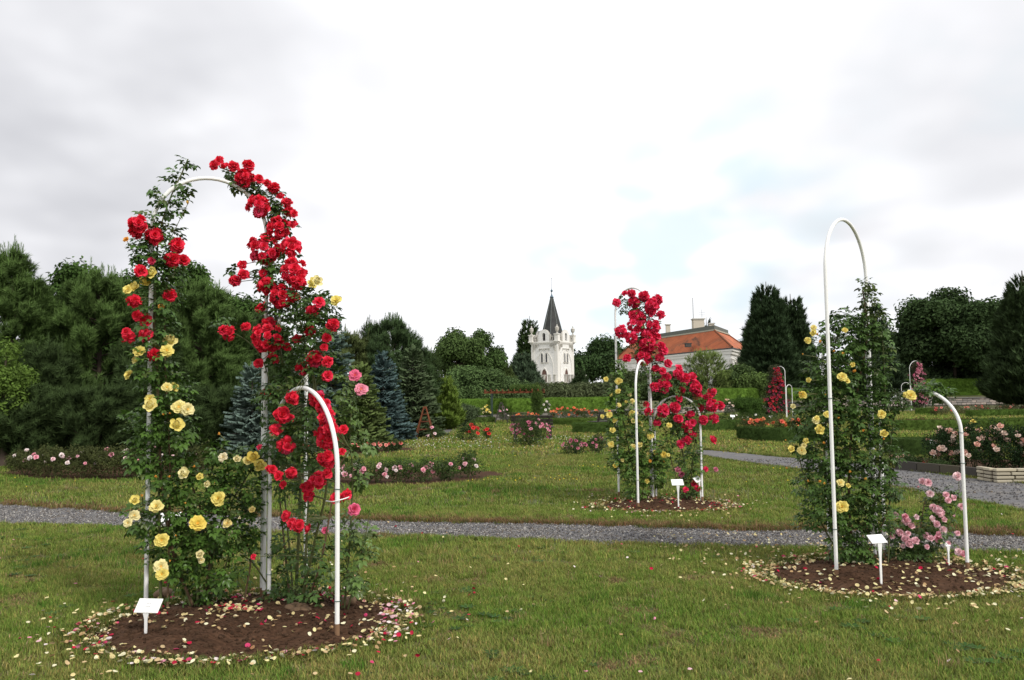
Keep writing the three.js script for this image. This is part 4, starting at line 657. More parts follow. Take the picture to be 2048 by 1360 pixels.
// plant labels: a slanted plate on a pointed stake
const ink = (() => { const cv = document.createElement('canvas'); cv.width = 256; cv.height = 128; const x = cv.getContext('2d'); x.fillStyle = '#f1f1ef'; x.fillRect(0, 0, 256, 128); const q = rng(8); const line = (cx, y, n, s, w) => { let px = cx - n * s / 2; x.fillStyle = w; for (let i = 0; i < n; i++) { x.fillRect(px + q() * 1.5, y - 3 - q() * 3, s * 0.55, 6 + q() * 2); px += s; } }; line(128, 50, 8, 7, '#1c1c1c'); line(128, 74, 11, 5.4, '#444'); line(128, 90, 4, 6, '#555'); const t = new THREE.CanvasTexture(cv); t.colorSpace = THREE.SRGBColorSpace; return t; })();
const plateM = new THREE.MeshStandardMaterial({ map: ink, roughness: 0.45 }), plateWhite = mat(0.82, 0.82, 0.8, 0.4);
function plantLabel(label, px, py, topPy, wpx, { turn = 0, tilt = 0.75, lean = 0, h0 = 0 } = {}) {
  const b = gp(px, py, h0), d = -b.z, H = Math.max(0.12, yOf(px, topPy, d) - b.y), W = wPx(wpx, d), t = thing('plant_label', label, 'plant label', b.clone()); t.rotation.y = turn; t.rotation.z = lean;
  const hh = W * 0.62; const sh = new THREE.Shape(); sh.moveTo(-0.008, -0.05); sh.lineTo(0.008, -0.05); sh.lineTo(0.01, H * 0.65); sh.lineTo(0.022, H); sh.lineTo(-0.022, H); sh.lineTo(-0.01, H * 0.65); sh.closePath();
  part('stake', new THREE.ExtrudeGeometry(sh, { depth: 0.008, bevelEnabled: false }), plateWhite, t, false);
  const pl = new RoundedBoxGeometry(W, hh, 0.006, 2, 0.003); const ps = part('plate', pl.translate(0, hh / 2, 0).rotateX(-tilt).translate(0, H - 0.004, 0.01), plateWhite, t, false);
  const face = new THREE.PlaneGeometry(W * 0.94, hh * 0.94).translate(0, hh / 2, 0.0045).rotateX(-tilt).translate(0, H - 0.004, 0.01); part('printed_face', face, plateM, ps, false);
}
plantLabel('white plant label at the front left edge of the left bed', 292, 1266, 1224, 50, { turn: -0.12, h0: 0.03 });
plantLabel('white plant label half hidden among the yellow bush leaves', 338, 1092, 1046, 42, { turn: 0.3 });
plantLabel('white plant label before the middle arch', 1357, 1017, 970, 24, { turn: 0.05, h0: 0.03 });
plantLabel('white plant label leaning at the right post of the middle arch', 1402, 1004, 962, 20, { turn: 0.8, lean: 0.15, h0: 0.02 });
plantLabel('white plant label before the right arch', 1762, 1168, 1085, 36, { turn: 0.28, h0: 0.04, tilt: 0.9 });
plantLabel('thin white plant label right behind the small pink bush', 1897, 1133, 1092, 14, { turn: 0.5, h0: 0.02 });
plantLabel('small white plant label standing by the far box hedge', 1466, 850, 834, 9, {});
plantLabel('white plant label left of the peach roses', 1868, 915, 887, 16, { turn: 0.4 });
plantLabel('white plant label among the peach roses at the right edge', 2040, 942, 911, 20, {});
{ // concrete edging and stone trough at the right bed
  const a = gp(1792, 939), b = gp(1905, 950), c = gp(1992, 960), t = thing('concrete_edging', 'dark concrete edging between the right path and the rose bed', 'edging', b.clone());
  const cv = new THREE.CatmullRomCurve3([a, b, c]); for (let i = 0; i < 5; i++) { const p = cv.getPoint(i / 5 + 0.004), q = cv.getPoint((i + 1) / 5 - 0.004); part('edging_block', beam(p.setY(0.08), q.setY(0.08), 0.08, 0.2), mat(0.075 + 0.01 * (i % 3), 0.068 + 0.008 * (i % 3), 0.06, 0.95), t); }
  const o = gp(1990, 966), L = 2.4, H = 0.25, w = thing('stone_planter', 'low planter of pale stone courses at the right picture edge', 'planter', V(o.x + L / 2, 0, o.z - 0.4)), r = rng(811), ms = [[0.46, 0.41, 0.3], [0.4, 0.36, 0.27], [0.5, 0.46, 0.36], [0.36, 0.32, 0.24]].map((x) => mat(...x, 0.9));
  part('joint_core', box(L - 0.04, H - 0.05, 0.42, o.x + L / 2, H / 2 - 0.03, o.z - 0.26), mat(0.07, 0.05, 0.038, 1), w);
  for (let k = 0; k < 4; k++) { const h = H / 4, y = k * h + h / 2; let x = o.x - (k % 2 ? 0.0 : 0.0); while (x < o.x + L - 0.06) { const l = Math.min(o.x + L - x, 0.22 + 0.26 * r()); part('stone', new RoundedBoxGeometry(l - 0.016, h - 0.014, 0.12, 1, 0.012).translate(x + l / 2, y, o.z - 0.02 + 0.015 * r()), ms[Math.floor(r() * 4)], w); x += l; } for (let z = 0; z < 2; z++) part('stone', new RoundedBoxGeometry(0.1, h - 0.014, 0.2, 1, 0.012).translate(o.x + 0.02 + 0.01 * r(), y, o.z - 0.2 - z * 0.215), ms[Math.floor(r() * 4)], w); }
}

// ================================================================ ROSES
function bloomGeometry(seed, rings, heart) {
  const r = rng(seed), pos = [], col = [], idx = [], prof = [0.4, 0.92, 1.02, 0.62];
  for (const { n, t0, t1, len, wid, r0, y0 = 0, cup = 0.35 } of rings) {
    const o = r() * 6.283;
    for (let k = 0; k < n; k++) {
      const a = o + k / n * 6.283 + (r() - 0.5) * 0.35, L = len * (0.85 + 0.3 * r()), W = wid * (0.85 + 0.35 * r()), dt = (r() - 0.5) * 0.25, base = pos.length / 3; let R = r0, Y = y0;
      for (let j = 0; j <= 3; j++) {
        const v = j / 3, th = t0 + (t1 - t0) * v + dt; if (j) { R += L / 3 * Math.sin(th); Y += L / 3 * Math.cos(th); }
        for (let i = 0; i <= 3; i++) {
          const u = i / 3 * 2 - 1, s = u * W / 2 * prof[j], back = cup * u * u * W * 0.5, nx = Math.cos(a), nz = Math.sin(a), cy = Math.cos(th), rr = R - back * Math.cos(th), yy = Y + back * Math.sin(th) + (j === 3 ? (r() - 0.5) * 0.09 : j === 2 ? (r() - 0.5) * 0.04 : 0);
          pos.push(nx * rr - nz * s, yy, nz * rr + nx * s); col.push(1, 1, 1);
          if (i && j) { const q = base + (j - 1) * 4 + i - 1; idx.push(q, q + 4, q + 1, q + 1, q + 4, q + 5); }
        }
      }
    }
  }
  if (heart) { const b = pos.length / 3; for (let i = 0; i < 9; i++) { const a = i / 9 * 6.283; pos.push(Math.cos(a) * 0.085, 0.1, Math.sin(a) * 0.085); col.push(...heart); } pos.push(0, 0.15, 0); col.push(heart[0], heart[1], heart[2]); for (let i = 0; i < 9; i++) idx.push(b + i, b + 9, b + (i + 1) % 9); }
  const g = geoFrom(pos, idx); g.setAttribute('color', new THREE.Float32BufferAttribute(col, 3)); return g;
}
const FULL = [{ n: 3, t0: 0.05, t1: -0.1, len: 0.3, wid: 0.2, r0: 0.05, y0: 0.05 }, { n: 4, t0: 0.25, t1: 0.2, len: 0.33, wid: 0.3, r0: 0.07, y0: 0.03 }, { n: 5, t0: 0.55, t1: 0.75, len: 0.4, wid: 0.42, r0: 0.07 }, { n: 6, t0: 0.9, t1: 1.35, len: 0.42, wid: 0.46, r0: 0.08 }, { n: 5, t0: 1.35, t1: 2.0, len: 0.42, wid: 0.46, r0: 0.08 }];
const OPEN = [{ n: 5, t0: 0.1, t1: 0.5, len: 0.22, wid: 0.22, r0: 0.08, y0: 0.06 }, { n: 6, t0: 0.4, t1: 0.95, len: 0.3, wid: 0.3, r0: 0.09, y0: 0.04 }, { n: 7, t0: 0.75, t1: 1.2, len: 0.38, wid: 0.38, r0: 0.08, y0: 0.02 }, { n: 6, t0: 1.05, t1: 1.6, len: 0.44, wid: 0.5, r0: 0.08 }, { n: 4, t0: 1.3, t1: 1.9, len: 0.44, wid: 0.5, r0: 0.07, y0: -0.02 }];
const BUD = [{ n: 3, t0: 0.35, t1: -0.45, len: 0.8, wid: 0.55, r0: 0.03, cup: 0.6 }, { n: 3, t0: 0.55, t1: -0.35, len: 0.8, wid: 0.55, r0: 0.05, cup: 0.6 }];
const BALL = [{ n: 3, t0: 0.1, t1: -0.5, len: 0.42, wid: 0.3, r0: 0.06, y0: 0.06 }, { n: 5, t0: 0.6, t1: -0.5, len: 0.5, wid: 0.42, r0: 0.1 }, { n: 6, t0: 1.0, t1: -0.2, len: 0.55, wid: 0.48, r0: 0.1 }, { n: 5, t0: 1.3, t1: 0.9, len: 0.46, wid: 0.46, r0: 0.12 }];
const bloom = { full: [1, 2, 3, 4].map((s) => bloomGeometry(900 + s, FULL)), open: [1, 2, 3].map((s) => bloomGeometry(910 + s, OPEN, [0.85, 0.55, 0.2])), bud: [bloomGeometry(920, BUD)], ball: [1, 2, 3].map((s) => bloomGeometry(930 + s, BALL)) };
const far6 = [1, 2].map((s) => bloomGeometry(940 + s, [{ n: 4, t0: 0.3, t1: 0.2, len: 0.34, wid: 0.36, r0: 0.06 }, { n: 5, t0: 0.9, t1: 1.5, len: 0.44, wid: 0.55, r0: 0.08 }]));
const pm = (r, g, b) => new THREE.MeshPhysicalMaterial({ color: C(r, g, b), roughness: 0.72, transmission: 0.16, thickness: 0, vertexColors: true, side: THREE.DoubleSide });
const PET = {
  red: [pm(0.8, 0.01, 0.05), pm(0.72, 0.008, 0.042), pm(0.84, 0.022, 0.08), pm(0.76, 0.045, 0.13)], crimson: [pm(0.78, 0.018, 0.09), pm(0.84, 0.035, 0.13), pm(0.7, 0.012, 0.07)], darkred: [pm(0.55, 0.008, 0.02), pm(0.42, 0.006, 0.03), pm(0.24, 0.015, 0.06), pm(0.5, 0.01, 0.025)],
  yellow: [pm(0.84, 0.72, 0.2), pm(0.85, 0.75, 0.3), pm(0.86, 0.78, 0.4), pm(0.83, 0.66, 0.13)], cream: [pm(0.84, 0.76, 0.42), pm(0.82, 0.74, 0.5), pm(0.84, 0.7, 0.28)], amber: [pm(0.8, 0.4, 0.05), pm(0.8, 0.5, 0.08)],
  pink: [pm(0.88, 0.55, 0.6), pm(0.9, 0.67, 0.69), pm(0.86, 0.42, 0.5), pm(0.9, 0.8, 0.78)], hot: [pm(0.82, 0.16, 0.3), pm(0.84, 0.32, 0.42)], peach: [pm(0.82, 0.5, 0.4), pm(0.83, 0.6, 0.5), pm(0.84, 0.68, 0.58)], coral: [pm(0.74, 0.14, 0.12), pm(0.76, 0.2, 0.17), pm(0.78, 0.3, 0.24)], orange: [pm(0.8, 0.2, 0.06), pm(0.78, 0.26, 0.1), pm(0.76, 0.14, 0.08)], dusty: [pm(0.62, 0.2, 0.28), pm(0.66, 0.3, 0.36), pm(0.5, 0.12, 0.2)], scarlet: [pm(0.6, 0.015, 0.012), pm(0.66, 0.03, 0.02)], white: [pm(0.82, 0.8, 0.72), pm(0.8, 0.74, 0.66)],
};
const roseLeafG = (() => {                                // five leaflets on a stalk along +Z, top side +Y
  const pos = [], idx = [], leaflet = (x, z, ang, L, W) => {
    const k = pos.length / 3, ca = Math.cos(ang), sa = Math.sin(ang), P = (a, b, h) => pos.push(x + a * sa + b * ca, h - 0.22 * a * a / L, z + a * ca - b * sa);
    P(0, 0, 0); P(0.33 * L, 0, -0.03 * L); P(0.68 * L, 0, -0.03 * L); P(L, 0, -0.05 * L); P(0.3 * L, W / 2, 0.09 * L); P(0.66 * L, W * 0.42, 0.08 * L); P(0.3 * L, -W / 2, 0.09 * L); P(0.66 * L, -W * 0.42, 0.08 * L);
    for (const f of [[0, 1, 4], [1, 5, 4], [1, 2, 5], [2, 3, 5], [0, 6, 1], [1, 6, 7], [1, 7, 2], [2, 7, 3]]) idx.push(k + f[0], k + f[1], k + f[2]);
  };
  leaflet(0, 0.64, 0, 0.4, 0.25); leaflet(0.02, 0.58, 0.95, 0.34, 0.21); leaflet(-0.02, 0.58, -0.95, 0.34, 0.21); leaflet(0.02, 0.28, 1.1, 0.3, 0.18); leaflet(-0.02, 0.28, -1.1, 0.3, 0.18);
  const k = pos.length / 3; pos.push(-0.012, 0, 0, 0.012, 0, 0, 0, 0, 0.66); idx.push(k, k + 1, k + 2); return geoFrom(pos, idx);
})();
const roseLeafM = leafMat(0.62, 0.16, { clearcoat: 0.4, clearcoatRoughness: 0.32 });
const caneGreen = mat(0.09, 0.1, 0.03, 0.7), caneBrown = mat(0.14, 0.085, 0.045, 0.8), tubeMap = noiseMap(512, (u, v) => { const a = tileNoise(u, v, 30, 4, 4.4), p = smooth(0.32, 0.4, tileNoise(u, v, 70, 3, 2.7)), k = 0.86 + 0.08 * a; return [toS(lerp(k, 0.34, p * 0.5)), toS(lerp(k * 0.995, 0.27, p * 0.5)), toS(lerp(k * 0.97, 0.2, p * 0.5))]; });
tubeMap.repeat.set(6, 0.25); const tubeM = new THREE.MeshStandardMaterial({ map: tubeMap, roughness: 0.4 });
const Z = { a: (x, y) => [180 + 0.3825 * x, 280 + 0.3825 * y, 0.3825], b: (x, y) => [180 + 0.4266 * x, 780 + 0.4266 * y, 0.4266], c: (x, y) => [1180 + 0.353 * x, 560 + 0.353 * y, 0.353], d: (x, y) => [1500 + 0.309 * x, 420 + 0.309 * y, 0.309], e: (x, y) => [1500 + 0.3383 * x, 780 + 0.3383 * y, 0.3383], p: (x, y) => [x, y, 1] };
const UP = V(0, 1, 0);
function climber(o) {
  const r = rng(o.seed), b = gp(o.base[0], o.base[1]); b.y = 0.03; const t = thing(o.name ?? 'climbing_rose', o.label, 'climbing rose', b, o.group), D = o.depth, pts = [];
  for (const c of o.canes) { const P = c.p.map(([x, y, dd = 0]) => at(x, y, D(x, y) + dd)); P[0].y = Math.max(0.0, Math.min(P[0].y, 0.05)); const cv = new THREE.CatmullRomCurve3(P, false, 'centripetal'); part('cane', taper(P, c.r ?? 0.01, (c.r ?? 0.01) * 0.45, 26, 6), c.m ?? caneGreen, t); cv.getSpacedPoints(60).forEach((q) => pts.push(q)); }
  { const q = []; for (let i = 0; i < 5; i++) { const a = i * 1.9 + r(), g = new THREE.IcosahedronGeometry(0.035 + 0.02 * r(), 1); g.scale(1, 0.8, 1).translate(b.x + Math.cos(a) * 0.04, 0.05, b.z + Math.sin(a) * 0.04); q.push(g); } part('rootstock', merge(q), caneBrown, t); }
  // leaves
  const lv = new Copies(roseLeafG, roseLeafM), lo = (o.leaf ?? [0.032, 0.066, 0.021]).map((q, i) => q * [2.1, 2.0, 1.25][i]), ls = (o.leafSize ?? 0.12) * 0.86;
  for (const [x, y, rx, ry, n, dd = 0, young = 0] of o.blobs) {
    const d = D(x, y) + dd, c = at(x, y, d), kx = rx * d / FOCAL, ky = ry * d / FOCAL, kz = Math.min(0.3, Math.min(kx, ky) * 1.1 + 0.05);
    for (let i = 0; i < n * (o.dens ?? 1.9); i++) {
      const v = V(r() * 2 - 1, r() * 2 - 1, r() * 2 - 1).normalize().multiplyScalar(0.35 + 0.68 * Math.pow(r(), 0.55)), p = V(c.x + v.x * kx, c.y + v.y * ky, c.z + v.z * kz); if (p.y < 0.06) p.y = 0.06 + 0.1 * r();
      const out = V(v.x * 1.1, v.y * 0.5 - 0.15, v.z * 1.1).add(V(r() - 0.5, r() - 0.6, r() - 0.5).multiplyScalar(0.9)), up = V((r() - 0.5) * 0.9 + v.x * 0.7, 0.8 + 0.2 * r(), (r() - 0.5) * 0.9 + v.z * 0.7), s = ls * (0.7 + 0.65 * r()), yg = r() < 0.06 + young ? 1 : 0, k = 0.7 + 0.65 * r();
      p.addScaledVector(out.clone().normalize(), -s * 0.5);
      lv.add(p, quatZ(out, up), s, yg ? C(0.085 * k, 0.12 * k, 0.03 * k) : C(lo[0] * k, lo[1] * k, lo[2] * k));
    }
  }
  lv.build('leaves', t);
  // blooms in clusters, each on a stalk from the nearest cane
  const stalks = []; let count = 0;
  for (const { z, kind, shape = 'full', size = 0.04, list, dd = -0.1 } of o.blooms) for (const [x0, y0, r0] of list) {
    const [x, y, s] = Z[z](x0, y0), d = D(x, y) + dd + (r() - 0.6) * 0.12, c = at(x, y, d), R = r0 * s * d / FOCAL * (shape === 'open' ? 0.9 : kind === 'pink' ? 1.1 : 1.26); const toCane = pts.reduce((m, q) => { const l = q.distanceToSquared(c); return l < m[0] ? [l, q] : m; }, [9, pts[0]]);
    const side = c.clone().sub(toCane[1]); side.y *= 0.4;
    const single = R < size * (shape === 'open' ? 1.7 : 1.32), n = single ? 1 : Math.max(3, Math.min(24, Math.round(1.5 * Math.pow(R / size, 1.8)))), fam = shape === 'open' && r() < 0.35 ? 'ball' : shape === 'full' && r() < 0.25 ? 'ball' : shape;
    const face = side.clone().normalize().multiplyScalar(0.5).add(V((r() - 0.5) * 0.9, 0.35 + 0.4 * r(), 0.75));
    for (let i = 0; i < n && count < 298; i++) {
      let p, dir, br;
      if (single) { p = c.clone(); dir = face; br = R; }
      else { const q = (i + 0.5) / n, th = i * 2.39996 + r() * 0.6, zz = 1 - 1.55 * q, rr = Math.sqrt(Math.max(0, 1 - zz * zz)); br = size * (0.85 + 0.5 * r()); const f = V(Math.cos(th) * rr, Math.sin(th) * rr, zz); p = c.clone().addScaledVector(f, Math.max(0, R - br * 0.8)); dir = f.clone().add(V(0, 0.35, 0.15)); }
      const G_ = bloom[R < 0.022 ? 'bud' : fam], ms = PET[R < 0.024 && kind === 'yellow' ? 'amber' : kind], m = new THREE.Mesh(G_[Math.floor(r() * G_.length)], ms[Math.floor(r() * r() * ms.length)]); m.name = R < 0.022 ? 'bud' : 'flower'; m.castShadow = m.receiveShadow = true;
      m.quaternion.copy(quatY(dir, r() * 6.28)); m.scale.setScalar(br * 2 * 0.98); m.position.copy(p).addScaledVector(dir.clone().normalize(), -br * 0.5).sub(b); t.add(m); count++;
      if (i < 3) stalks.push(taper([toCane[1].clone(), toCane[1].clone().lerp(p, 0.5).add(V(0, 0.015, 0)), p.clone().addScaledVector(dir.clone().normalize(), -br * 0.45)], 0.0035, 0.0025, 5, 4));
    }
  }
  if (stalks.length) part('flower_stalks', merge(stalks), caneGreen, t).userData.kind = 'stuff';
  return t;
}
// -- arches: three white hoops of bent tube each
function hoopPoints(a, b, H) { const R = Math.hypot(a.x - b.x, a.z - b.z) / 2, c = a.clone().add(b).multiplyScalar(0.5), dir = b.clone().sub(a).setY(0).normalize(), P = []; for (let i = 0; i <= 10; i++) P.push(V(a.x, lerp(-0.12, H - R, i / 10), a.z)); for (let i = 1; i < 26; i++) { const t = Math.PI * i / 26; P.push(V(c.x, H - R + R * Math.sin(t), c.z).addScaledVector(dir, -R * Math.cos(t))); } for (let i = 0; i <= 10; i++) P.push(V(b.x, lerp(H - R, -0.12, i / 10), b.z)); return P; }
const leg = (px, d) => { const p = at(px, 900, d); return V(p.x, 0, p.z); };
function archFrame(label, hoops, tilt) {
  const c = hoops[0][1], t = thing('rose_arch', label, 'garden arch', c.clone().setY(0), 'white rose arches of three hoops');
  for (const [a, b, H] of hoops) { const h = part('hoop', new THREE.TubeGeometry(new THREE.CatmullRomCurve3(hoopPoints(a, b, H), false, 'centripetal'), 150, 0.0158, 12), tubeM, t); part('muddy_foot', merge([a, b].map((p) => new THREE.CylinderGeometry(0.0168, 0.0172, 0.13, 12, 1, true).translate(p.x, 0.035, p.z))), mat(0.22, 0.13, 0.075, 0.9), h); }
  const r = rng(1200 + hoops.length + Math.round(c.x * 10)), ties = []; for (const [a, b, H] of hoops) { const P = hoopPoints(a, b, H); for (let i = 0; i < 4; i++) { const p = P[2 + Math.floor(r() * 9) + (i % 2) * (P.length - 13)]; ties.push(new THREE.TorusGeometry(0.021, 0.0025, 5, 14).rotateX(Math.PI / 2 + (r() - 0.5) * 0.5).translate(p.x, p.y, p.z)); } }
  part('wire_ties', merge(ties), mat(0.03, 0.09, 0.07, 0.5), t).userData.kind = 'stuff';
  return t;
}
const legL = { a: leg(297, 6.25), b: leg(530, 6.62), m: leg(612, 6.95), c: leg(540, 6.5), f: leg(675, 5.62), n: leg(526, 6.7) };
archFrame('white tubular rose arch at the left full of red and yellow roses', [[legL.a, legL.b, 3.33], [legL.n, legL.m, 2.24], [legL.c, legL.f, 1.67]]);
{ const t = scene.children.find((o) => o.name === 'rose_arch'), P = [[652, 1002, 5.78], [668, 1003, 5.6], [676, 1001, 5.59], [690, 997, 5.62], [700, 993, 5.72]].map(([x, y, d]) => at(x, y, d)); part('tie_wire', tube(P, 0.004, 20, 6), tubeM, t); }
const legM = { a: leg(1236, 12.85), b: leg(1304, 12.2), m: leg(1274, 11.55), m2: leg(1301, 12.35), s: leg(1310, 12.3), s2: leg(1402, 12.15) };
archFrame('white tubular rose arch in the middle full of red and yellow roses', [[legM.a, legM.b, 3.2], [legM.m, legM.m2, 2.07], [legM.s, legM.s2, 1.55]]);
const legR = { a: leg(1664, 7.12), b: leg(1746, 7.9), m: leg(1652, 8.0), m2: leg(1742, 7.75), s: leg(1762, 7.95), s2: leg(1924, 7.35) };
archFrame('white tubular rose arch at the right with a bare tall hoop', [[legR.a, legR.b, 3.16], [legR.m, legR.m2, 2.12], [legR.s, legR.s2, 1.6]]);

// -- left arch
const dL = (x) => 6.25 + (x - 297) * 0.0016;
const dLr = (x, y) => (x < 560 ? 6.6 : lerp(6.6, 5.95, smooth(560, 690, x)));
climber({ label: 'red climbing rose on the left post of the left arch', seed: 1001, base: [325, 1200], depth: dL, leaf: [0.03, 0.062, 0.022],
  canes: [{ p: [[322, 1205], [318, 1000], [314, 800], [310, 600], [318, 470], [345, 385], [372, 330], [376, 318]], r: 0.011 }, { p: [[335, 1205], [340, 950], [330, 700], [335, 560], [350, 520]], r: 0.009, m: caneBrown }],
  blobs: [[378, 326, 16, 12, 5], [345, 355, 18, 20, 7], [322, 395, 20, 26, 8], [364, 385, 12, 28, 11], [345, 420, 20, 20, 9], [300, 440, 24, 20, 9], [335, 470, 30, 25, 24], [285, 500, 20, 30, 24], [320, 510, 35, 30, 34], [345, 540, 30, 25, 22], [300, 545, 40, 30, 34], [325, 600, 40, 40, 46], [310, 660, 42, 40, 46]],
  blooms: [{ z: 'a', kind: 'red', size: 0.042, list: [[250, 435, 52], [240, 480, 40], [335, 500, 50], [455, 550, 45], [430, 625, 45], [485, 625, 35], [320, 628, 18], [265, 680, 32], [230, 838, 40], [415, 810, 38], [240, 912, 25], [282, 935, 30], [185, 1000, 22], [205, 1030, 32], [290, 1020, 32], [335, 1118, 38]] }] });
climber({ label: 'yellow rose bush climbing the left post of the left arch', seed: 1002, dens: 2.3, base: [400, 1205], depth: dL, leaf: [0.032, 0.066, 0.018],
  canes: [{ p: [[385, 1210], [350, 1120], [325, 980], [318, 850], [312, 700], [300, 570]], r: 0.012, m: caneBrown }, { p: [[395, 1212], [400, 1050], [430, 920], [450, 880], [440, 870]], r: 0.011 }, { p: [[410, 1214], [440, 1050], [490, 960], [515, 920]], r: 0.01 }, { p: [[380, 1212], [340, 1080], [290, 1010], [270, 1020]], r: 0.009 }, { p: [[405, 1214], [420, 1100], [395, 1000], [370, 940]], r: 0.011, m: caneBrown }, { p: [[415, 1214], [455, 1120], [470, 1040]], r: 0.008 }, { p: [[390, 1212], [355, 1150], [325, 1100]], r: 0.008 }, { p: [[490, 1190], [500, 1100], [470, 1060], [430, 1000]], r: 0.008, m: caneBrown }],
  blobs: [[305, 730, 42, 42, 50], [335, 780, 50, 40, 55], [300, 850, 50, 45, 60], [345, 860, 50, 45, 55], [285, 920, 30, 40, 34], [340, 940, 50, 45, 50], [430, 905, 25, 30, 18], [480, 920, 50, 30, 40], [400, 970, 70, 40, 70, 0, 0.05], [480, 985, 60, 45, 70], [350, 1020, 60, 45, 70], [430, 1050, 80, 60, 120], [370, 1100, 60, 55, 95], [450, 1130, 60, 55, 46], [320, 1090, 35, 40, 26], [385, 1170, 45, 35, 24], [435, 1180, 35, 25, 12], [500, 1050, 30, 60, 40], [275, 1040, 25, 30, 18, -0.05, 0.3]],
  blooms: [{ z: 'a', kind: 'yellow', shape: 'open', size: 0.05, list: [[317, 692, 38], [290, 737, 35], [228, 765, 34], [192, 775, 30], [420, 1045, 42], [403, 1095, 38], [255, 1098, 34], [238, 1147, 28], [190, 1222, 30], [405, 1288, 30], [438, 1293, 30], [310, 1350, 28], [185, 515, 18], [510, 330, 14], [370, 868, 18]] },
    { z: 'b', kind: 'yellow', shape: 'open', size: 0.05, dd: -0.27, list: [[283, 68, 38], [415, 75, 36], [462, 88, 32], [408, 160, 38], [865, 208, 28], [607, 205, 12], [440, 390, 32], [515, 405, 20], [765, 312, 32], [797, 352, 34], [740, 328, 24], [210, 515, 26], [243, 495, 12], [305, 540, 34], [595, 505, 36], [505, 620, 40], [335, 703, 35], [403, 683, 9], [375, 803, 9], [333, 825, 36], [335, 862, 30], [310, 408, 12], [372, 407, 12], [345, 115, 8], [375, 110, 8], [445, 530, 9], [487, 360, 11]] },
    { z: 'b', kind: 'cream', shape: 'open', size: 0.05, dd: -0.27, list: [[620, 312, 24], [690, 322, 20], [207, 585, 28], [175, 622, 22], [640, 622, 24], [660, 675, 17], [515, 770, 22], [522, 797, 16], [760, 560, 18], [735, 630, 14], [700, 600, 14], [548, 440, 18]] }] });
climber({ label: 'scarlet climbing rose reaching over the tall hoop of the left arch', seed: 1003, base: [592, 1232], depth: dLr, leaf: [0.028, 0.056, 0.02],
  canes: [{ p: [[590, 1238], [597, 1080], [600, 950], [590, 830], [560, 700], [545, 560], [540, 460], [520, 390], [480, 350], [440, 335]], r: 0.013, m: caneGreen }, { p: [[600, 1236], [630, 1080], [655, 960], [650, 850], [620, 740], [600, 640], [575, 560]], r: 0.011 }],
  blobs: [[470, 360, 20, 20, 16], [505, 375, 25, 18, 18], [545, 400, 25, 25, 22], [560, 440, 30, 30, 26], [555, 510, 40, 40, 40], [545, 560, 40, 35, 36], [580, 600, 50, 40, 50], [625, 610, 50, 35, 56], [640, 650, 40, 35, 44], [560, 650, 45, 45, 46], [470, 545, 10, 10, 4]],
  blooms: [{ z: 'a', kind: 'red', size: 0.037, list: [[645, 125, 25], [670, 100, 22], [702, 133, 20], [750, 135, 30], [828, 130, 35], [810, 200, 55], [885, 197, 22], [925, 218, 20], [960, 248, 35], [995, 290, 18], [1030, 325, 28], [1040, 372, 32], [1070, 380, 18], [880, 345, 62], [1062, 440, 22], [985, 460, 62], [910, 570, 80], [1050, 560, 52], [1065, 680, 68], [1090, 740, 45], [793, 645, 22], [758, 735, 35], [802, 700, 30], [920, 760, 45], [1005, 815, 65], [1075, 820, 30], [900, 690, 22], [893, 875, 28], [1165, 895, 35], [1200, 840, 26]] }, { z: 'a', kind: 'yellow', shape: 'open', size: 0.05, list: [[1165, 745, 36], [1190, 735, 34], [1283, 830, 32]] }] });
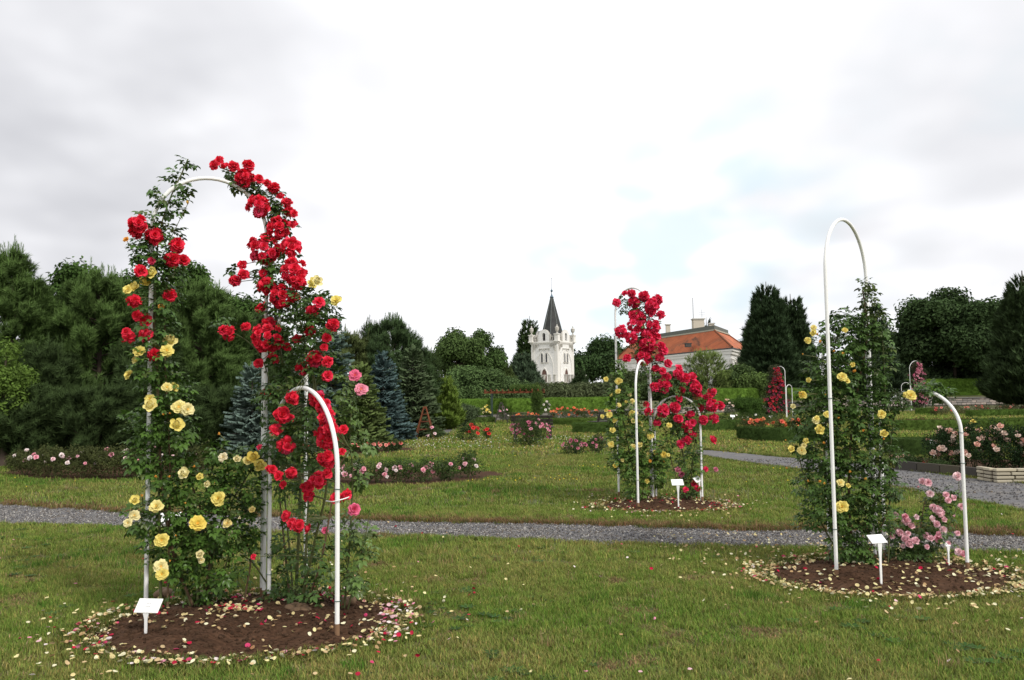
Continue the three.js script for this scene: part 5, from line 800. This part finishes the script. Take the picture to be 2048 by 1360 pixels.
climber({ label: 'scarlet climbing rose on the two lower hoops of the left arch', seed: 1005, base: [602, 1236], depth: dLr, leaf: [0.028, 0.056, 0.02],
  canes: [{ p: [[588, 1236], [570, 1000], [550, 820], [520, 710], [480, 672], [452, 662]], r: 0.008 }, { p: [[580, 1236], [575, 1150], [560, 1000], [555, 900]], r: 0.009, m: caneBrown }, { p: [[608, 1238], [640, 1130], [665, 1000], [680, 930], [700, 900]], r: 0.009, m: caneBrown }, { p: [[585, 1238], [545, 1180], [500, 1120], [480, 1110]], r: 0.009 }, { p: [[596, 1238], [610, 1150], [590, 1040]], r: 0.008 }, { p: [[602, 1240], [625, 1190], [640, 1150]], r: 0.007 }, { p: [[606, 1236], [612, 1100], [618, 950], [612, 850], [622, 760], [640, 700]], r: 0.011 }],
  blobs: [[545, 790, 20, 20, 8, -0.45, 0.2], [580, 765, 22, 8, 4, -0.4, 0.2], [548, 860, 20, 34, 9, -0.4], [590, 860, 20, 40, 14, -0.45], [615, 840, 22, 40, 12, -0.4], [600, 920, 24, 30, 8, -0.4], [600, 700, 60, 45, 66], [640, 730, 40, 40, 40], [560, 760, 45, 45, 40], [610, 800, 50, 50, 56, 0, 0.15], [545, 800, 35, 45, 34, 0, 0.2], [590, 870, 55, 50, 60], [550, 900, 30, 40, 30], [640, 900, 35, 45, 30], [580, 960, 40, 40, 28], [620, 1010, 50, 50, 19], [600, 1090, 60, 50, 28], [650, 1110, 45, 50, 19], [560, 1110, 30, 50, 13], [590, 1170, 55, 45, 33], [560, 1200, 40, 30, 20], [630, 1180, 35, 35, 13], [450, 650, 25, 15, 9]],
  blooms: [{ z: 'a', kind: 'red', size: 0.036, list: [[935, 960, 35], [930, 1030, 80], [1085, 1030, 25], [1150, 1000, 34], [1270, 965, 38], [1240, 1030, 22], [1225, 1080, 18], [1175, 1140, 48], [1240, 1155, 30], [1110, 1195, 35], [1240, 1230, 32], [1030, 1075, 20], [960, 1137, 25], [880, 1163, 22], [815, 975, 28], [725, 1010, 38], [700, 990, 28], [920, 1325, 32], [1060, 1335, 40], [1180, 1340, 36]] }, { z: 'b', kind: 'red', size: 0.035, dd: -0.6, list: [[950, 35, 35], [900, 115, 42], [935, 130, 25], [870, 185, 28], [920, 258, 40], [850, 370, 28], [945, 390, 32], [880, 400, 20], [900, 440, 15], [920, 590, 22], [940, 620, 22], [975, 635, 34], [762, 780, 12], [790, 265, 12]] }, { z: 'b', kind: 'red', size: 0.035, dd: -0.22, list: [[1065, 40, 38], [1095, 78, 40], [1112, 130, 44], [1130, 180, 38], [1110, 228, 46], [1080, 200, 30], [1105, 320, 42], [1120, 345, 25], [1070, 420, 42], [1020, 455, 34], [1025, 495, 25], [1110, 390, 28], [1185, 180, 20], [1180, 285, 15], [1200, 490, 28], [1150, 505, 24], [1020, 650, 20]] }] });
climber({ name: 'pink_rose', label: 'tall pink rose with few blooms right of the left arch', seed: 1004, base: [690, 1215], depth: () => 6.25, leaf: [0.045, 0.078, 0.03], leafSize: 0.13,
  canes: [{ p: [[688, 1222], [700, 1080], [705, 950], [700, 850], [712, 770], [708, 750]], r: 0.009 }, { p: [[695, 1222], [720, 1120], [735, 1050], [740, 1020]], r: 0.007 }, { p: [[685, 1222], [672, 1120], [660, 1080]], r: 0.006 }],
  blobs: [[690, 770, 25, 35, 18], [700, 820, 28, 35, 24], [690, 880, 30, 35, 22], [735, 890, 20, 20, 8], [715, 950, 20, 30, 8], [700, 1060, 30, 40, 20], [735, 1090, 22, 35, 18], [700, 1150, 35, 40, 30]],
  blooms: [{ z: 'a', kind: 'hot', shape: 'open', size: 0.055, list: [[1385, 1225, 36], [1418, 1298, 38]] }, { z: 'b', kind: 'hot', shape: 'full', size: 0.05, list: [[1240, 555, 24], [1098, 655, 14]] }] });
// -- middle arch
const dM = () => 12.3, dMy = () => 12.2;
climber({ label: 'crimson climbing rose cascading over the middle arch', seed: 1011, dens: 2.8, base: [1375, 1002], depth: dM, leaf: [0.03, 0.06, 0.02], leafSize: 0.13,
  canes: [{ p: [[1374, 1004], [1368, 920], [1350, 850], [1310, 760], [1300, 690], [1285, 620], [1262, 600]], r: 0.014 }, { p: [[1380, 1004], [1385, 920], [1395, 860], [1410, 800]], r: 0.012 }, { p: [[1368, 1003], [1345, 930], [1330, 860]], r: 0.009, m: caneBrown }],
  blobs: [[1250, 612, 16, 16, 14], [1280, 610, 26, 22, 30], [1290, 650, 30, 28, 40], [1290, 690, 30, 28, 40], [1300, 730, 28, 26, 36], [1320, 760, 30, 26, 36], [1345, 780, 34, 28, 44], [1375, 790, 34, 30, 44], [1410, 800, 30, 30, 34], [1330, 830, 30, 26, 28], [1370, 850, 34, 30, 40], [1385, 890, 24, 30, 30], [1378, 930, 28, 30, 36], [1375, 970, 26, 24, 30], [1340, 880, 20, 30, 14]],
  blooms: [{ z: 'c', kind: 'crimson', size: 0.055, dd: -0.14, list: [[150, 125, 25], [235, 75, 28], [195, 70, 14], [250, 125, 38], [305, 90, 35], [350, 145, 45], [380, 110, 35], [400, 195, 25], [345, 180, 30], [255, 195, 40], [285, 215, 35], [260, 255, 50], [175, 290, 40], [355, 265, 45], [235, 325, 35], [320, 305, 30], [375, 320, 30], [330, 355, 55], [405, 370, 25], [415, 400, 30], [305, 435, 50], [395, 440, 28], [210, 440, 25], [370, 500, 25], [443, 470, 25], [415, 510, 20], [510, 495, 20], [500, 530, 35], [435, 550, 30], [540, 560, 35], [575, 550, 28], [365, 605, 30], [420, 595, 45], [515, 625, 28], [600, 610, 40], [610, 655, 30], [510, 668, 20], [690, 635, 30], [670, 660, 30], [690, 710, 40], [735, 710, 30], [625, 720, 25], [415, 740, 40], [480, 720, 35], [330, 740, 22], [320, 700, 15], [380, 808, 25], [500, 785, 30], [640, 790, 30], [700, 785, 28], [570, 760, 25], [550, 830, 30], [560, 860, 25], [585, 880, 25], [550, 905, 28], [515, 925, 20], [580, 805, 20], [700, 905, 22], [660, 1070, 14], [590, 1150, 15], [545, 1185, 15], [610, 1175, 15]] }, { z: 'c', kind: 'dusty', size: 0.05, list: [[500, 1075, 15], [518, 1100, 15], [715, 1070, 12]] }] });
climber({ label: 'yellow climbing rose on the left half of the middle arch', seed: 1012, dens: 3.4, base: [1278, 1000], depth: dMy, leaf: [0.036, 0.07, 0.02], leafSize: 0.13,
  canes: [{ p: [[1280, 1004], [1262, 920], [1245, 830], [1240, 760], [1236, 700]], r: 0.012 }, { p: [[1285, 1004], [1290, 920], [1300, 880]], r: 0.01, m: caneBrown }, { p: [[1275, 1004], [1250, 960], [1235, 920]], r: 0.009 }, { p: [[1290, 1004], [1315, 950], [1330, 910]], r: 0.009 }],
  blobs: [[1236, 735, 18, 22, 16], [1232, 775, 22, 26, 24], [1262, 790, 28, 30, 30], [1228, 820, 22, 26, 22], [1255, 840, 34, 30, 44], [1285, 850, 30, 30, 36], [1232, 875, 22, 26, 22], [1258, 895, 34, 28, 46], [1295, 900, 34, 30, 44], [1325, 915, 26, 22, 24], [1230, 920, 18, 18, 14], [1262, 935, 34, 28, 44], [1300, 945, 32, 28, 36], [1275, 975, 32, 24, 34], [1325, 950, 22, 26, 16]],
  blooms: [{ z: 'c', kind: 'yellow', shape: 'open', size: 0.06, dd: -0.16, list: [[160, 570, 24], [90, 560, 16], [157, 628, 18], [120, 650, 12], [165, 706, 15], [225, 650, 15], [245, 685, 20], [205, 690, 12], [237, 752, 18], [263, 748, 14], [92, 738, 14], [70, 770, 13], [108, 762, 20], [245, 797, 16], [280, 795, 15], [292, 815, 17], [140, 793, 20], [128, 850, 20], [312, 853, 12], [342, 880, 22], [450, 820, 18], [118, 928, 20], [248, 942, 18], [283, 932, 18], [375, 975, 18], [415, 988, 20], [445, 990, 12], [330, 985, 14], [145, 1050, 18], [185, 1020, 12], [323, 1140, 16], [418, 1028, 9], [340, 1025, 10]] }] });
// -- right arch
const dR = () => 7.6;
climber({ label: 'yellow climbing rose filling the lower half of the right arch', seed: 1021, dens: 2.5, base: [1712, 1135], depth: dR, leaf: [0.03, 0.06, 0.02], leafSize: 0.12,
  canes: [{ p: [[1712, 1138], [1700, 1040], [1700, 900], [1715, 780], [1735, 660], [1725, 580]], r: 0.013, m: caneBrown }, { p: [[1705, 1138], [1670, 1060], [1650, 940], [1655, 800], [1670, 690], [1690, 640]], r: 0.012 }, { p: [[1720, 1138], [1745, 1030], [1765, 900], [1770, 780], [1765, 680]], r: 0.012 }, { p: [[1700, 1138], [1650, 1060], [1610, 960], [1595, 900]], r: 0.01 }, { p: [[1765, 860], [1800, 805], [1850, 785], [1885, 800], [1915, 850]], r: 0.007 }, { p: [[1715, 1138], [1760, 1060], [1785, 990]], r: 0.009, m: caneBrown }],
  blobs: [[1728, 570, 10, 14, 6, 0, 0.7], [1738, 600, 18, 18, 14, 0, 0.6], [1748, 640, 26, 24, 30, 0, 0.4], [1690, 640, 34, 22, 40], [1655, 660, 16, 20, 12], [1760, 680, 26, 30, 34, 0, 0.3], [1715, 680, 34, 28, 44], [1640, 690, 20, 24, 16], [1680, 700, 30, 28, 34], [1645, 740, 38, 32, 50], [1700, 740, 40, 34, 60], [1760, 740, 28, 34, 34], [1640, 790, 44, 34, 60], [1700, 800, 44, 36, 64], [1760, 800, 32, 36, 38], [1630, 840, 46, 34, 60], [1690, 855, 46, 36, 70], [1750, 855, 36, 36, 46], [1610, 890, 30, 24, 24], [1650, 910, 46, 34, 62], [1710, 920, 46, 36, 66, 0, 0.1], [1770, 910, 30, 30, 34, 0, 0.4], [1640, 965, 50, 36, 66], [1710, 980, 50, 36, 70, 0, 0.15], [1770, 970, 30, 34, 36], [1650, 1020, 42, 34, 54], [1705, 1040, 46, 36, 62], [1760, 1030, 32, 34, 34], [1690, 1090, 40, 32, 46], [1725, 1105, 30, 26, 30], [1620, 1040, 28, 20, 14], [1800, 800, 26, 20, 20], [1850, 775, 34, 14, 22], [1880, 790, 24, 14, 14]],
  blooms: [{ z: 'd', kind: 'yellow', shape: 'open', size: 0.05, dd: -0.28, list: [[412, 757, 22], [410, 795, 26], [375, 840, 25], [452, 855, 18], [435, 805, 14], [615, 775, 20], [540, 915, 12], [600, 930, 16], [665, 1000, 20], [670, 1045, 18], [600, 1075, 34], [632, 1100, 24], [380, 1100, 20], [345, 1195, 26], [320, 1185, 14], [278, 1270, 20], [500, 1320, 25], [435, 1345, 20], [1045, 1195, 38], [1012, 1195, 22], [855, 1320, 30], [487, 1195, 8], [340, 935, 9]] },
    { z: 'e', kind: 'yellow', shape: 'open', size: 0.05, dd: -0.28, list: [[312, 25, 24], [390, 175, 25], [412, 232, 34], [210, 297, 8], [330, 300, 22], [320, 325, 18], [245, 348, 24], [305, 355, 28], [435, 315, 15], [793, 255, 28], [790, 290, 12], [590, 485, 14], [540, 545, 26], [580, 565, 18], [410, 540, 15], [437, 552, 14], [345, 540, 12], [680, 525, 14], [545, 685, 40], [670, 240, 15], [520, 165, 10], [217, 463, 10]] }] });
climber({ name: 'pink_rose', label: 'bushy pink rose under the small hoop of the right arch', seed: 1022, base: [1835, 1128], depth: () => 7.75, leaf: [0.032, 0.06, 0.022], leafSize: 0.1,
  canes: [{ p: [[1832, 1130], [1815, 1080], [1808, 1040]], r: 0.008 }, { p: [[1838, 1130], [1870, 1060], [1880, 1000], [1860, 970]], r: 0.008 }, { p: [[1835, 1130], [1840, 1060], [1850, 1000]], r: 0.008, m: caneBrown }, { p: [[1842, 1130], [1880, 1080], [1915, 1010], [1918, 960]], r: 0.006 }, { p: [[1845, 1130], [1890, 1110], [1920, 1100]], r: 0.005 }],
  blobs: [[1805, 1060, 30, 34, 44], [1840, 1075, 36, 40, 60], [1870, 1060, 34, 40, 50], [1880, 1020, 28, 30, 26], [1830, 1110, 44, 22, 40], [1890, 1000, 22, 22, 12], [1795, 1090, 26, 26, 28], [1905, 985, 14, 20, 5], [1870, 990, 20, 18, 10]],
  blooms: [{ z: 'e', kind: 'pink', size: 0.034, dd: -0.18, list: [[1020, 540, 20], [1055, 545, 22], [1065, 610, 20], [1230, 505, 25], [1165, 620, 20], [1205, 635, 18], [1175, 650, 18], [1250, 685, 20], [1085, 690, 20], [1110, 710, 28], [1130, 725, 25], [860, 740, 18], [920, 745, 18], [930, 770, 25], [955, 800, 22], [985, 750, 15], [1080, 760, 18], [1150, 765, 15], [1110, 790, 20], [1145, 820, 22], [885, 840, 20], [920, 880, 25], [945, 905, 25], [980, 890, 22], [935, 845, 15], [840, 860, 18], [1045, 860, 18], [1070, 875, 18], [1110, 875, 22], [1115, 850, 16], [1050, 925, 14], [1175, 905, 14], [1230, 845, 16], [905, 920, 14], [1235, 955, 22], [1262, 968, 20], [1205, 745, 12], [995, 575, 11]] }] });

// -- bushes standing in the lawn and in the beds
const bushLeafG = G.leafFine;
function roseBush(label, px, py, wpx, hpx, kind, n, seed, { size = 0.04, leaf = [0.05, 0.082, 0.026], dens = 1, group, name = 'rose_bush', shape = 'full', top = 0.3, flat = false, cat = 'rose bush' } = {}) {
  const r = rng(seed), b = gp(px, py), d = -b.z, W = wpx * d / FOCAL / 2, H = hpx * d / FOCAL, t = thing(name, label, cat, b, group), lv = new Crown(bushLeafG, crownM), stems = [];
  for (let i = 0; i < 6; i++) { const a = r() * 6.28, q = W * (0.3 + 0.5 * r()); stems.push(taper([V(b.x + Math.cos(a) * 0.03, 0, b.z + Math.sin(a) * 0.03), V(b.x + Math.cos(a) * q * 0.5, H * 0.4, b.z + Math.sin(a) * q * 0.5), V(b.x + Math.cos(a) * q, H * (0.7 + 0.3 * r()), b.z + Math.sin(a) * q)], 0.008, 0.004, 5, 4)); }
  part('stems', merge(stems), caneGreen, t);
  const dz = Math.min(W, 0.75), ls = clamp(0.09 + d * 0.0012, 0.09, 0.16), N = Math.round(dens * clamp(W * H * 3.2 / (ls * ls), 40, 520));
  for (let i = 0; i < N; i++) { const a = r() * 6.283, y = Math.pow(r(), 0.8), q = Math.sqrt(r()) * (flat ? 1 : Math.sqrt(Math.max(0.05, 1 - Math.pow(Math.abs(y - 0.42) / 0.62, 2.2)))), lump = 1 + 0.3 * perlin.noise(Math.cos(a) * 2 + seed, y * 3, Math.sin(a) * 2); lv.add(V(b.x + Math.cos(a) * q * W * lump, 0.06 + y * H * 0.94 * (0.8 + 0.3 * perlin.noise(b.x + Math.cos(a) * 3, seed, Math.sin(a) * 3) + 0.1), b.z + Math.sin(a) * q * dz), new THREE.Quaternion().setFromEuler(new THREE.Euler(r() * 6, r() * 6, r() * 6)), ls * (0.6 + 0.7 * r()), tone(leaf, 0.65 + 0.7 * r())); }
  lv.build('leaves', t);
  const gs = d > 18 ? far6 : bloom[shape], ms = PET[kind];
  for (let i = 0; i < n; i++) { const a = r() * 6.283, q = Math.sqrt(r()), x = Math.cos(a) * q * W, z = Math.sin(a) * q * dz, y = H * lerp(top, 1.02, Math.pow(r(), 0.6)) * (flat ? 1 : Math.sqrt(Math.max(0.2, 1 - q * q * 0.6))), m = new THREE.Mesh(gs[Math.floor(r() * gs.length)], ms[Math.floor(r() * ms.length)]), br = size * (0.75 + 0.5 * r()); m.name = 'flower'; m.castShadow = m.receiveShadow = true; const dir = V(x / (W + 0.01) * 0.7 + (r() - 0.5) * 0.5, 0.7, 0.55 + z / dz * 0.5); m.position.set(x, y, z + (z > 0 ? 0.05 : 0)); m.quaternion.copy(quatY(dir, r() * 6)); m.scale.setScalar(br * 2); t.add(m); }
  return t;
}
const NTH = ['leftmost', 'second from left', 'third from left', 'fourth from left', 'fifth from left', 'sixth from left', 'seventh from left', 'eighth from left', 'ninth from left'];
const bedRow = (label, group, list, base) => list.forEach(([px, py, w, h, n], i) => roseBush(label + ', ' + (i === list.length - 1 ? 'rightmost' : NTH[i]), px, py, w, h, base.kind, n, base.seed + i, { ...base, group }));
bedRow('dark leaved rose bush in the pale pink bed before the pine wood', 'rose bushes of the bed before the pines', [[50, 951, 76, 50, 5], [105, 955, 84, 56, 7], [165, 956, 84, 60, 6], [225, 956, 84, 62, 7], [285, 955, 84, 64, 6], [340, 953, 84, 62, 5], [395, 950, 76, 54, 4]], { kind: 'pink', seed: 1101, size: 0.045, leaf: [0.075, 0.088, 0.03], top: 0.55, dens: 1.4 });
bedRow('low rose bush with shell pink blooms in the mid lawn bed', 'rose bushes of the shell pink bed', [[575, 958, 60, 34, 7], [620, 962, 60, 38, 8], [665, 964, 60, 40, 8], [710, 966, 60, 38, 9], [755, 966, 60, 40, 7], [800, 966, 60, 42, 9], [845, 964, 60, 40, 7], [890, 961, 60, 42, 7], [935, 956, 50, 44, 6]], { kind: 'pink', seed: 1121, size: 0.042, leaf: [0.06, 0.095, 0.03], top: 0.5, dens: 0.9 });
bedRow('low rose bush packed with coral blooms in the narrow far bed', 'rose bushes of the coral bed', [[615, 904, 38, 14, 10], [645, 905, 38, 15, 12], [678, 905, 38, 15, 13], [710, 905, 38, 16, 14], [742, 904, 38, 16, 14], [772, 903, 36, 16, 13], [795, 902, 26, 15, 8]], { kind: 'coral', seed: 1141, size: 0.05, leaf: [0.055, 0.085, 0.03], top: 0.75, flat: true, dens: 0.8 });
roseBush('red rose bush on the lawn left of the big pink shrub', 938, 882, 56, 34, 'scarlet', 7, 1151, { size: 0.07, leaf: [0.035, 0.065, 0.022] });
roseBush('single stem of bright red roses beside the red rose bush', 975, 880, 16, 24, 'scarlet', 5, 1152, { size: 0.075, dens: 0.4, top: 0.5 });
roseBush('large pink rose shrub in front of the bench', 1060, 892, 84, 58, 'dusty', 42, 1153, { size: 0.055, leaf: [0.05, 0.08, 0.026], top: 0.2, dens: 1.2 });
roseBush('small pink rose bush left of the yellow middle roses', 1147, 909, 52, 30, 'dusty', 14, 1154, { size: 0.05, leaf: [0.04, 0.07, 0.026] });
roseBush('smaller pink rose bush half behind the yellow middle roses', 1196, 906, 40, 32, 'dusty', 8, 1155, { size: 0.045, leaf: [0.04, 0.07, 0.026] });
roseBush('pink rose at the foot of the wooden obelisk', 866, 880, 34, 26, 'pink', 6, 1156, { size: 0.06, dens: 0.7 });
roseBush('yellow rose left of the pergola post', 972, 846, 22, 36, 'yellow', 16, 1157, { size: 0.07, dens: 0.7 });
roseBush('pink rose on the dark trellis under the pergola', 1006, 846, 24, 40, 'pink', 12, 1158, { size: 0.07, dens: 0.5 });
roseBush('white rose standing above the orange bed', 1092, 838, 22, 38, 'white', 12, 1159, { size: 0.08, dens: 0.6 });
bedRow('rose bush with orange blooms in the far bed behind the benches', 'rose bushes of the far orange bed', [[1035, 848, 34, 22, 8], [1065, 848, 34, 22, 8], [1110, 845, 34, 26, 11], [1138, 845, 34, 30, 13], [1166, 845, 34, 27, 11], [1195, 845, 34, 26, 10], [1220, 845, 30, 24, 7]], { kind: 'orange', seed: 1161, size: 0.075, leaf: [0.075, 0.1, 0.03], top: 0.4, flat: true });
bedRow('rose bush with orange blooms behind the dark box hedge', 'rose bushes behind the dark box hedge', [[1492, 862, 34, 26, 7], [1522, 864, 36, 28, 9], [1556, 865, 36, 28, 8], [1590, 865, 36, 26, 8], [1622, 864, 30, 24, 5]], { kind: 'orange', seed: 1171, size: 0.085, leaf: [0.075, 0.085, 0.03], top: 0.55, dens: 0.8 });
bedRow('tall bushy rose with peach ball blooms at the right bed', 'peach rose bushes at the right edge', [[1890, 938, 74, 82, 22], [1950, 942, 84, 92, 24], [2010, 944, 84, 96, 28], [2070, 946, 84, 96, 14]], { kind: 'peach', seed: 1181, size: 0.062, leaf: [0.03, 0.058, 0.02], shape: 'ball', top: 0.3, dens: 1.5 });
roseBush('yellow rose rising above the peach roses', 1948, 900, 30, 62, 'yellow', 5, 1186, { size: 0.07, dens: 0.5, top: 0.85 });
for (const [px, py, w, n, s] of [[1830, 936, 40, 10, 1187], [1880, 943, 44, 14, 1188]]) roseBush(px < 1850 ? 'low bedding with small dark red flowers left of the peach roses' : 'low bedding with scarlet flowers below the peach roses', px, py, w, 12, 'scarlet', n, s, { size: 0.035, flat: true, name: 'bedding_plant', cat: 'bedding plant' });
roseBush('low pale rose by the right path edge', 1800, 930, 44, 18, 'peach', 7, 1189, { size: 0.04, flat: true, leaf: [0.075, 0.12, 0.03] });
bedRow('bronze leaved bush in the row behind the long low hedge', 'bronze leaved row at the right', [[1815, 855, 40, 14, 3], [1850, 855, 40, 14, 3], [1885, 855, 40, 14, 3], [1925, 854, 40, 13, 2]], { kind: 'dusty', seed: 1191, size: 0.05, leaf: [0.11, 0.06, 0.035], flat: true });
bedRow('reddish rose bush in the long bed below the right stone wall', 'rose bushes below the right stone wall', [[1880, 831, 44, 16, 5], [1920, 829, 44, 16, 6], [1965, 828, 44, 17, 6], [2010, 827, 44, 17, 5], [2050, 826, 44, 17, 3]], { kind: 'coral', seed: 1201, size: 0.075, leaf: [0.085, 0.085, 0.035], flat: true });
roseBush('white flowering shrub before the right end of the stone wall', 2018, 822, 38, 38, 'white', 14, 1207, { size: 0.09, leaf: [0.075, 0.1, 0.05] });
bedRow('green rose bush in the bed right of the red middle roses', 'green rose bushes behind the right box hedge', [[1438, 849, 36, 18, 4], [1470, 848, 36, 18, 3], [1505, 846, 36, 18, 4], [1540, 845, 36, 18, 3]], { kind: 'white', seed: 1211, size: 0.05, leaf: [0.065, 0.1, 0.03], flat: true });
roseBush('pale flowering shrub between the red middle roses and dome bush', 1458, 832, 30, 34, 'peach', 14, 1216, { size: 0.08, leaf: [0.06, 0.09, 0.04] });
// -- two far arches
function farArch(label, roseLabel, px, py, h1, h2, kind, seed, pxs, halfW) {
  const b = gp(px, py), d = -b.z, a1 = leg(pxs[0], d), a2 = leg(pxs[1], d - 0.5), a3 = leg(pxs[2], d - 0.3); const t = thing('rose_arch', label, 'garden arch', V(a2.x, 0, a2.z));
  for (const [a, c, H] of [[a1, a2, yOf(px, h1, d)], [a2.clone().add(V(0.05, 0, 0)), a3, yOf(px, h2, d)]]) part('hoop', new THREE.TubeGeometry(new THREE.CatmullRomCurve3(hoopPoints(a, c, H), false, 'centripetal'), 80, 0.019, 8), tubeM, t);
  const H = yOf(px, h1 + 6, d), r = rng(seed), q = thing('climbing_rose', roseLabel, 'climbing rose', b.clone()), lv = new Crown(G.leafFine, crownM), W = halfW * d / FOCAL, spread = (y) => W * (1.05 - 0.8 * y * y) * (0.5 + 1.5 * Math.abs(perlin.noise(y * 6, seed * 0.37, 1.5)));
  part('cane', taper([V(b.x, 0, b.z), V(b.x + 0.1, H * 0.5, b.z), V(b.x, H * 0.95, b.z)], 0.04, 0.02, 8, 6), caneBrown, q);
  for (let i = 0; i < 420; i++) { const y = r(), w = spread(y); lv.add(V(b.x + (r() * 2 - 1) * w, 0.15 + y * H, b.z + (r() - 0.5) * 0.7), new THREE.Quaternion().setFromEuler(new THREE.Euler(r() * 6, r() * 6, r() * 6)), 0.16 + 0.1 * r(), tone([0.06, 0.07, 0.035], 0.7 + 0.6 * r())); }
  lv.build('leaves', q);
  for (let i = 0; i < 190; i++) { const y = 0.12 + 0.9 * Math.pow(r(), 0.8), w = spread(y), m = new THREE.Mesh(far6[i % 2], PET[kind][i % PET[kind].length]); m.name = 'flower'; m.position.set((r() * 2 - 1) * w, y * H, 0.3 + 0.15 * r()); if (i % 4 === 0) m.position.z *= -1; m.quaternion.copy(quatY(V(r() - 0.5, 0.5, 0.9), r() * 6)); m.scale.setScalar(0.12 + 0.1 * r()); q.add(m); }
}
farArch('far white rose arch with dark red climber beside the dome bush', 'dark red climbing rose on the far arch', 1553, 836, 733, 770, 'darkred', 1301, [1554, 1575, 1588], 30);
farArch('far white rose arch with pink climber before the right hedge', 'dusty pink climbing rose on the far right arch', 1838, 820, 722, 765, 'dusty', 1302, [1852, 1826, 1808], 24);

renderer.render(scene, camera);
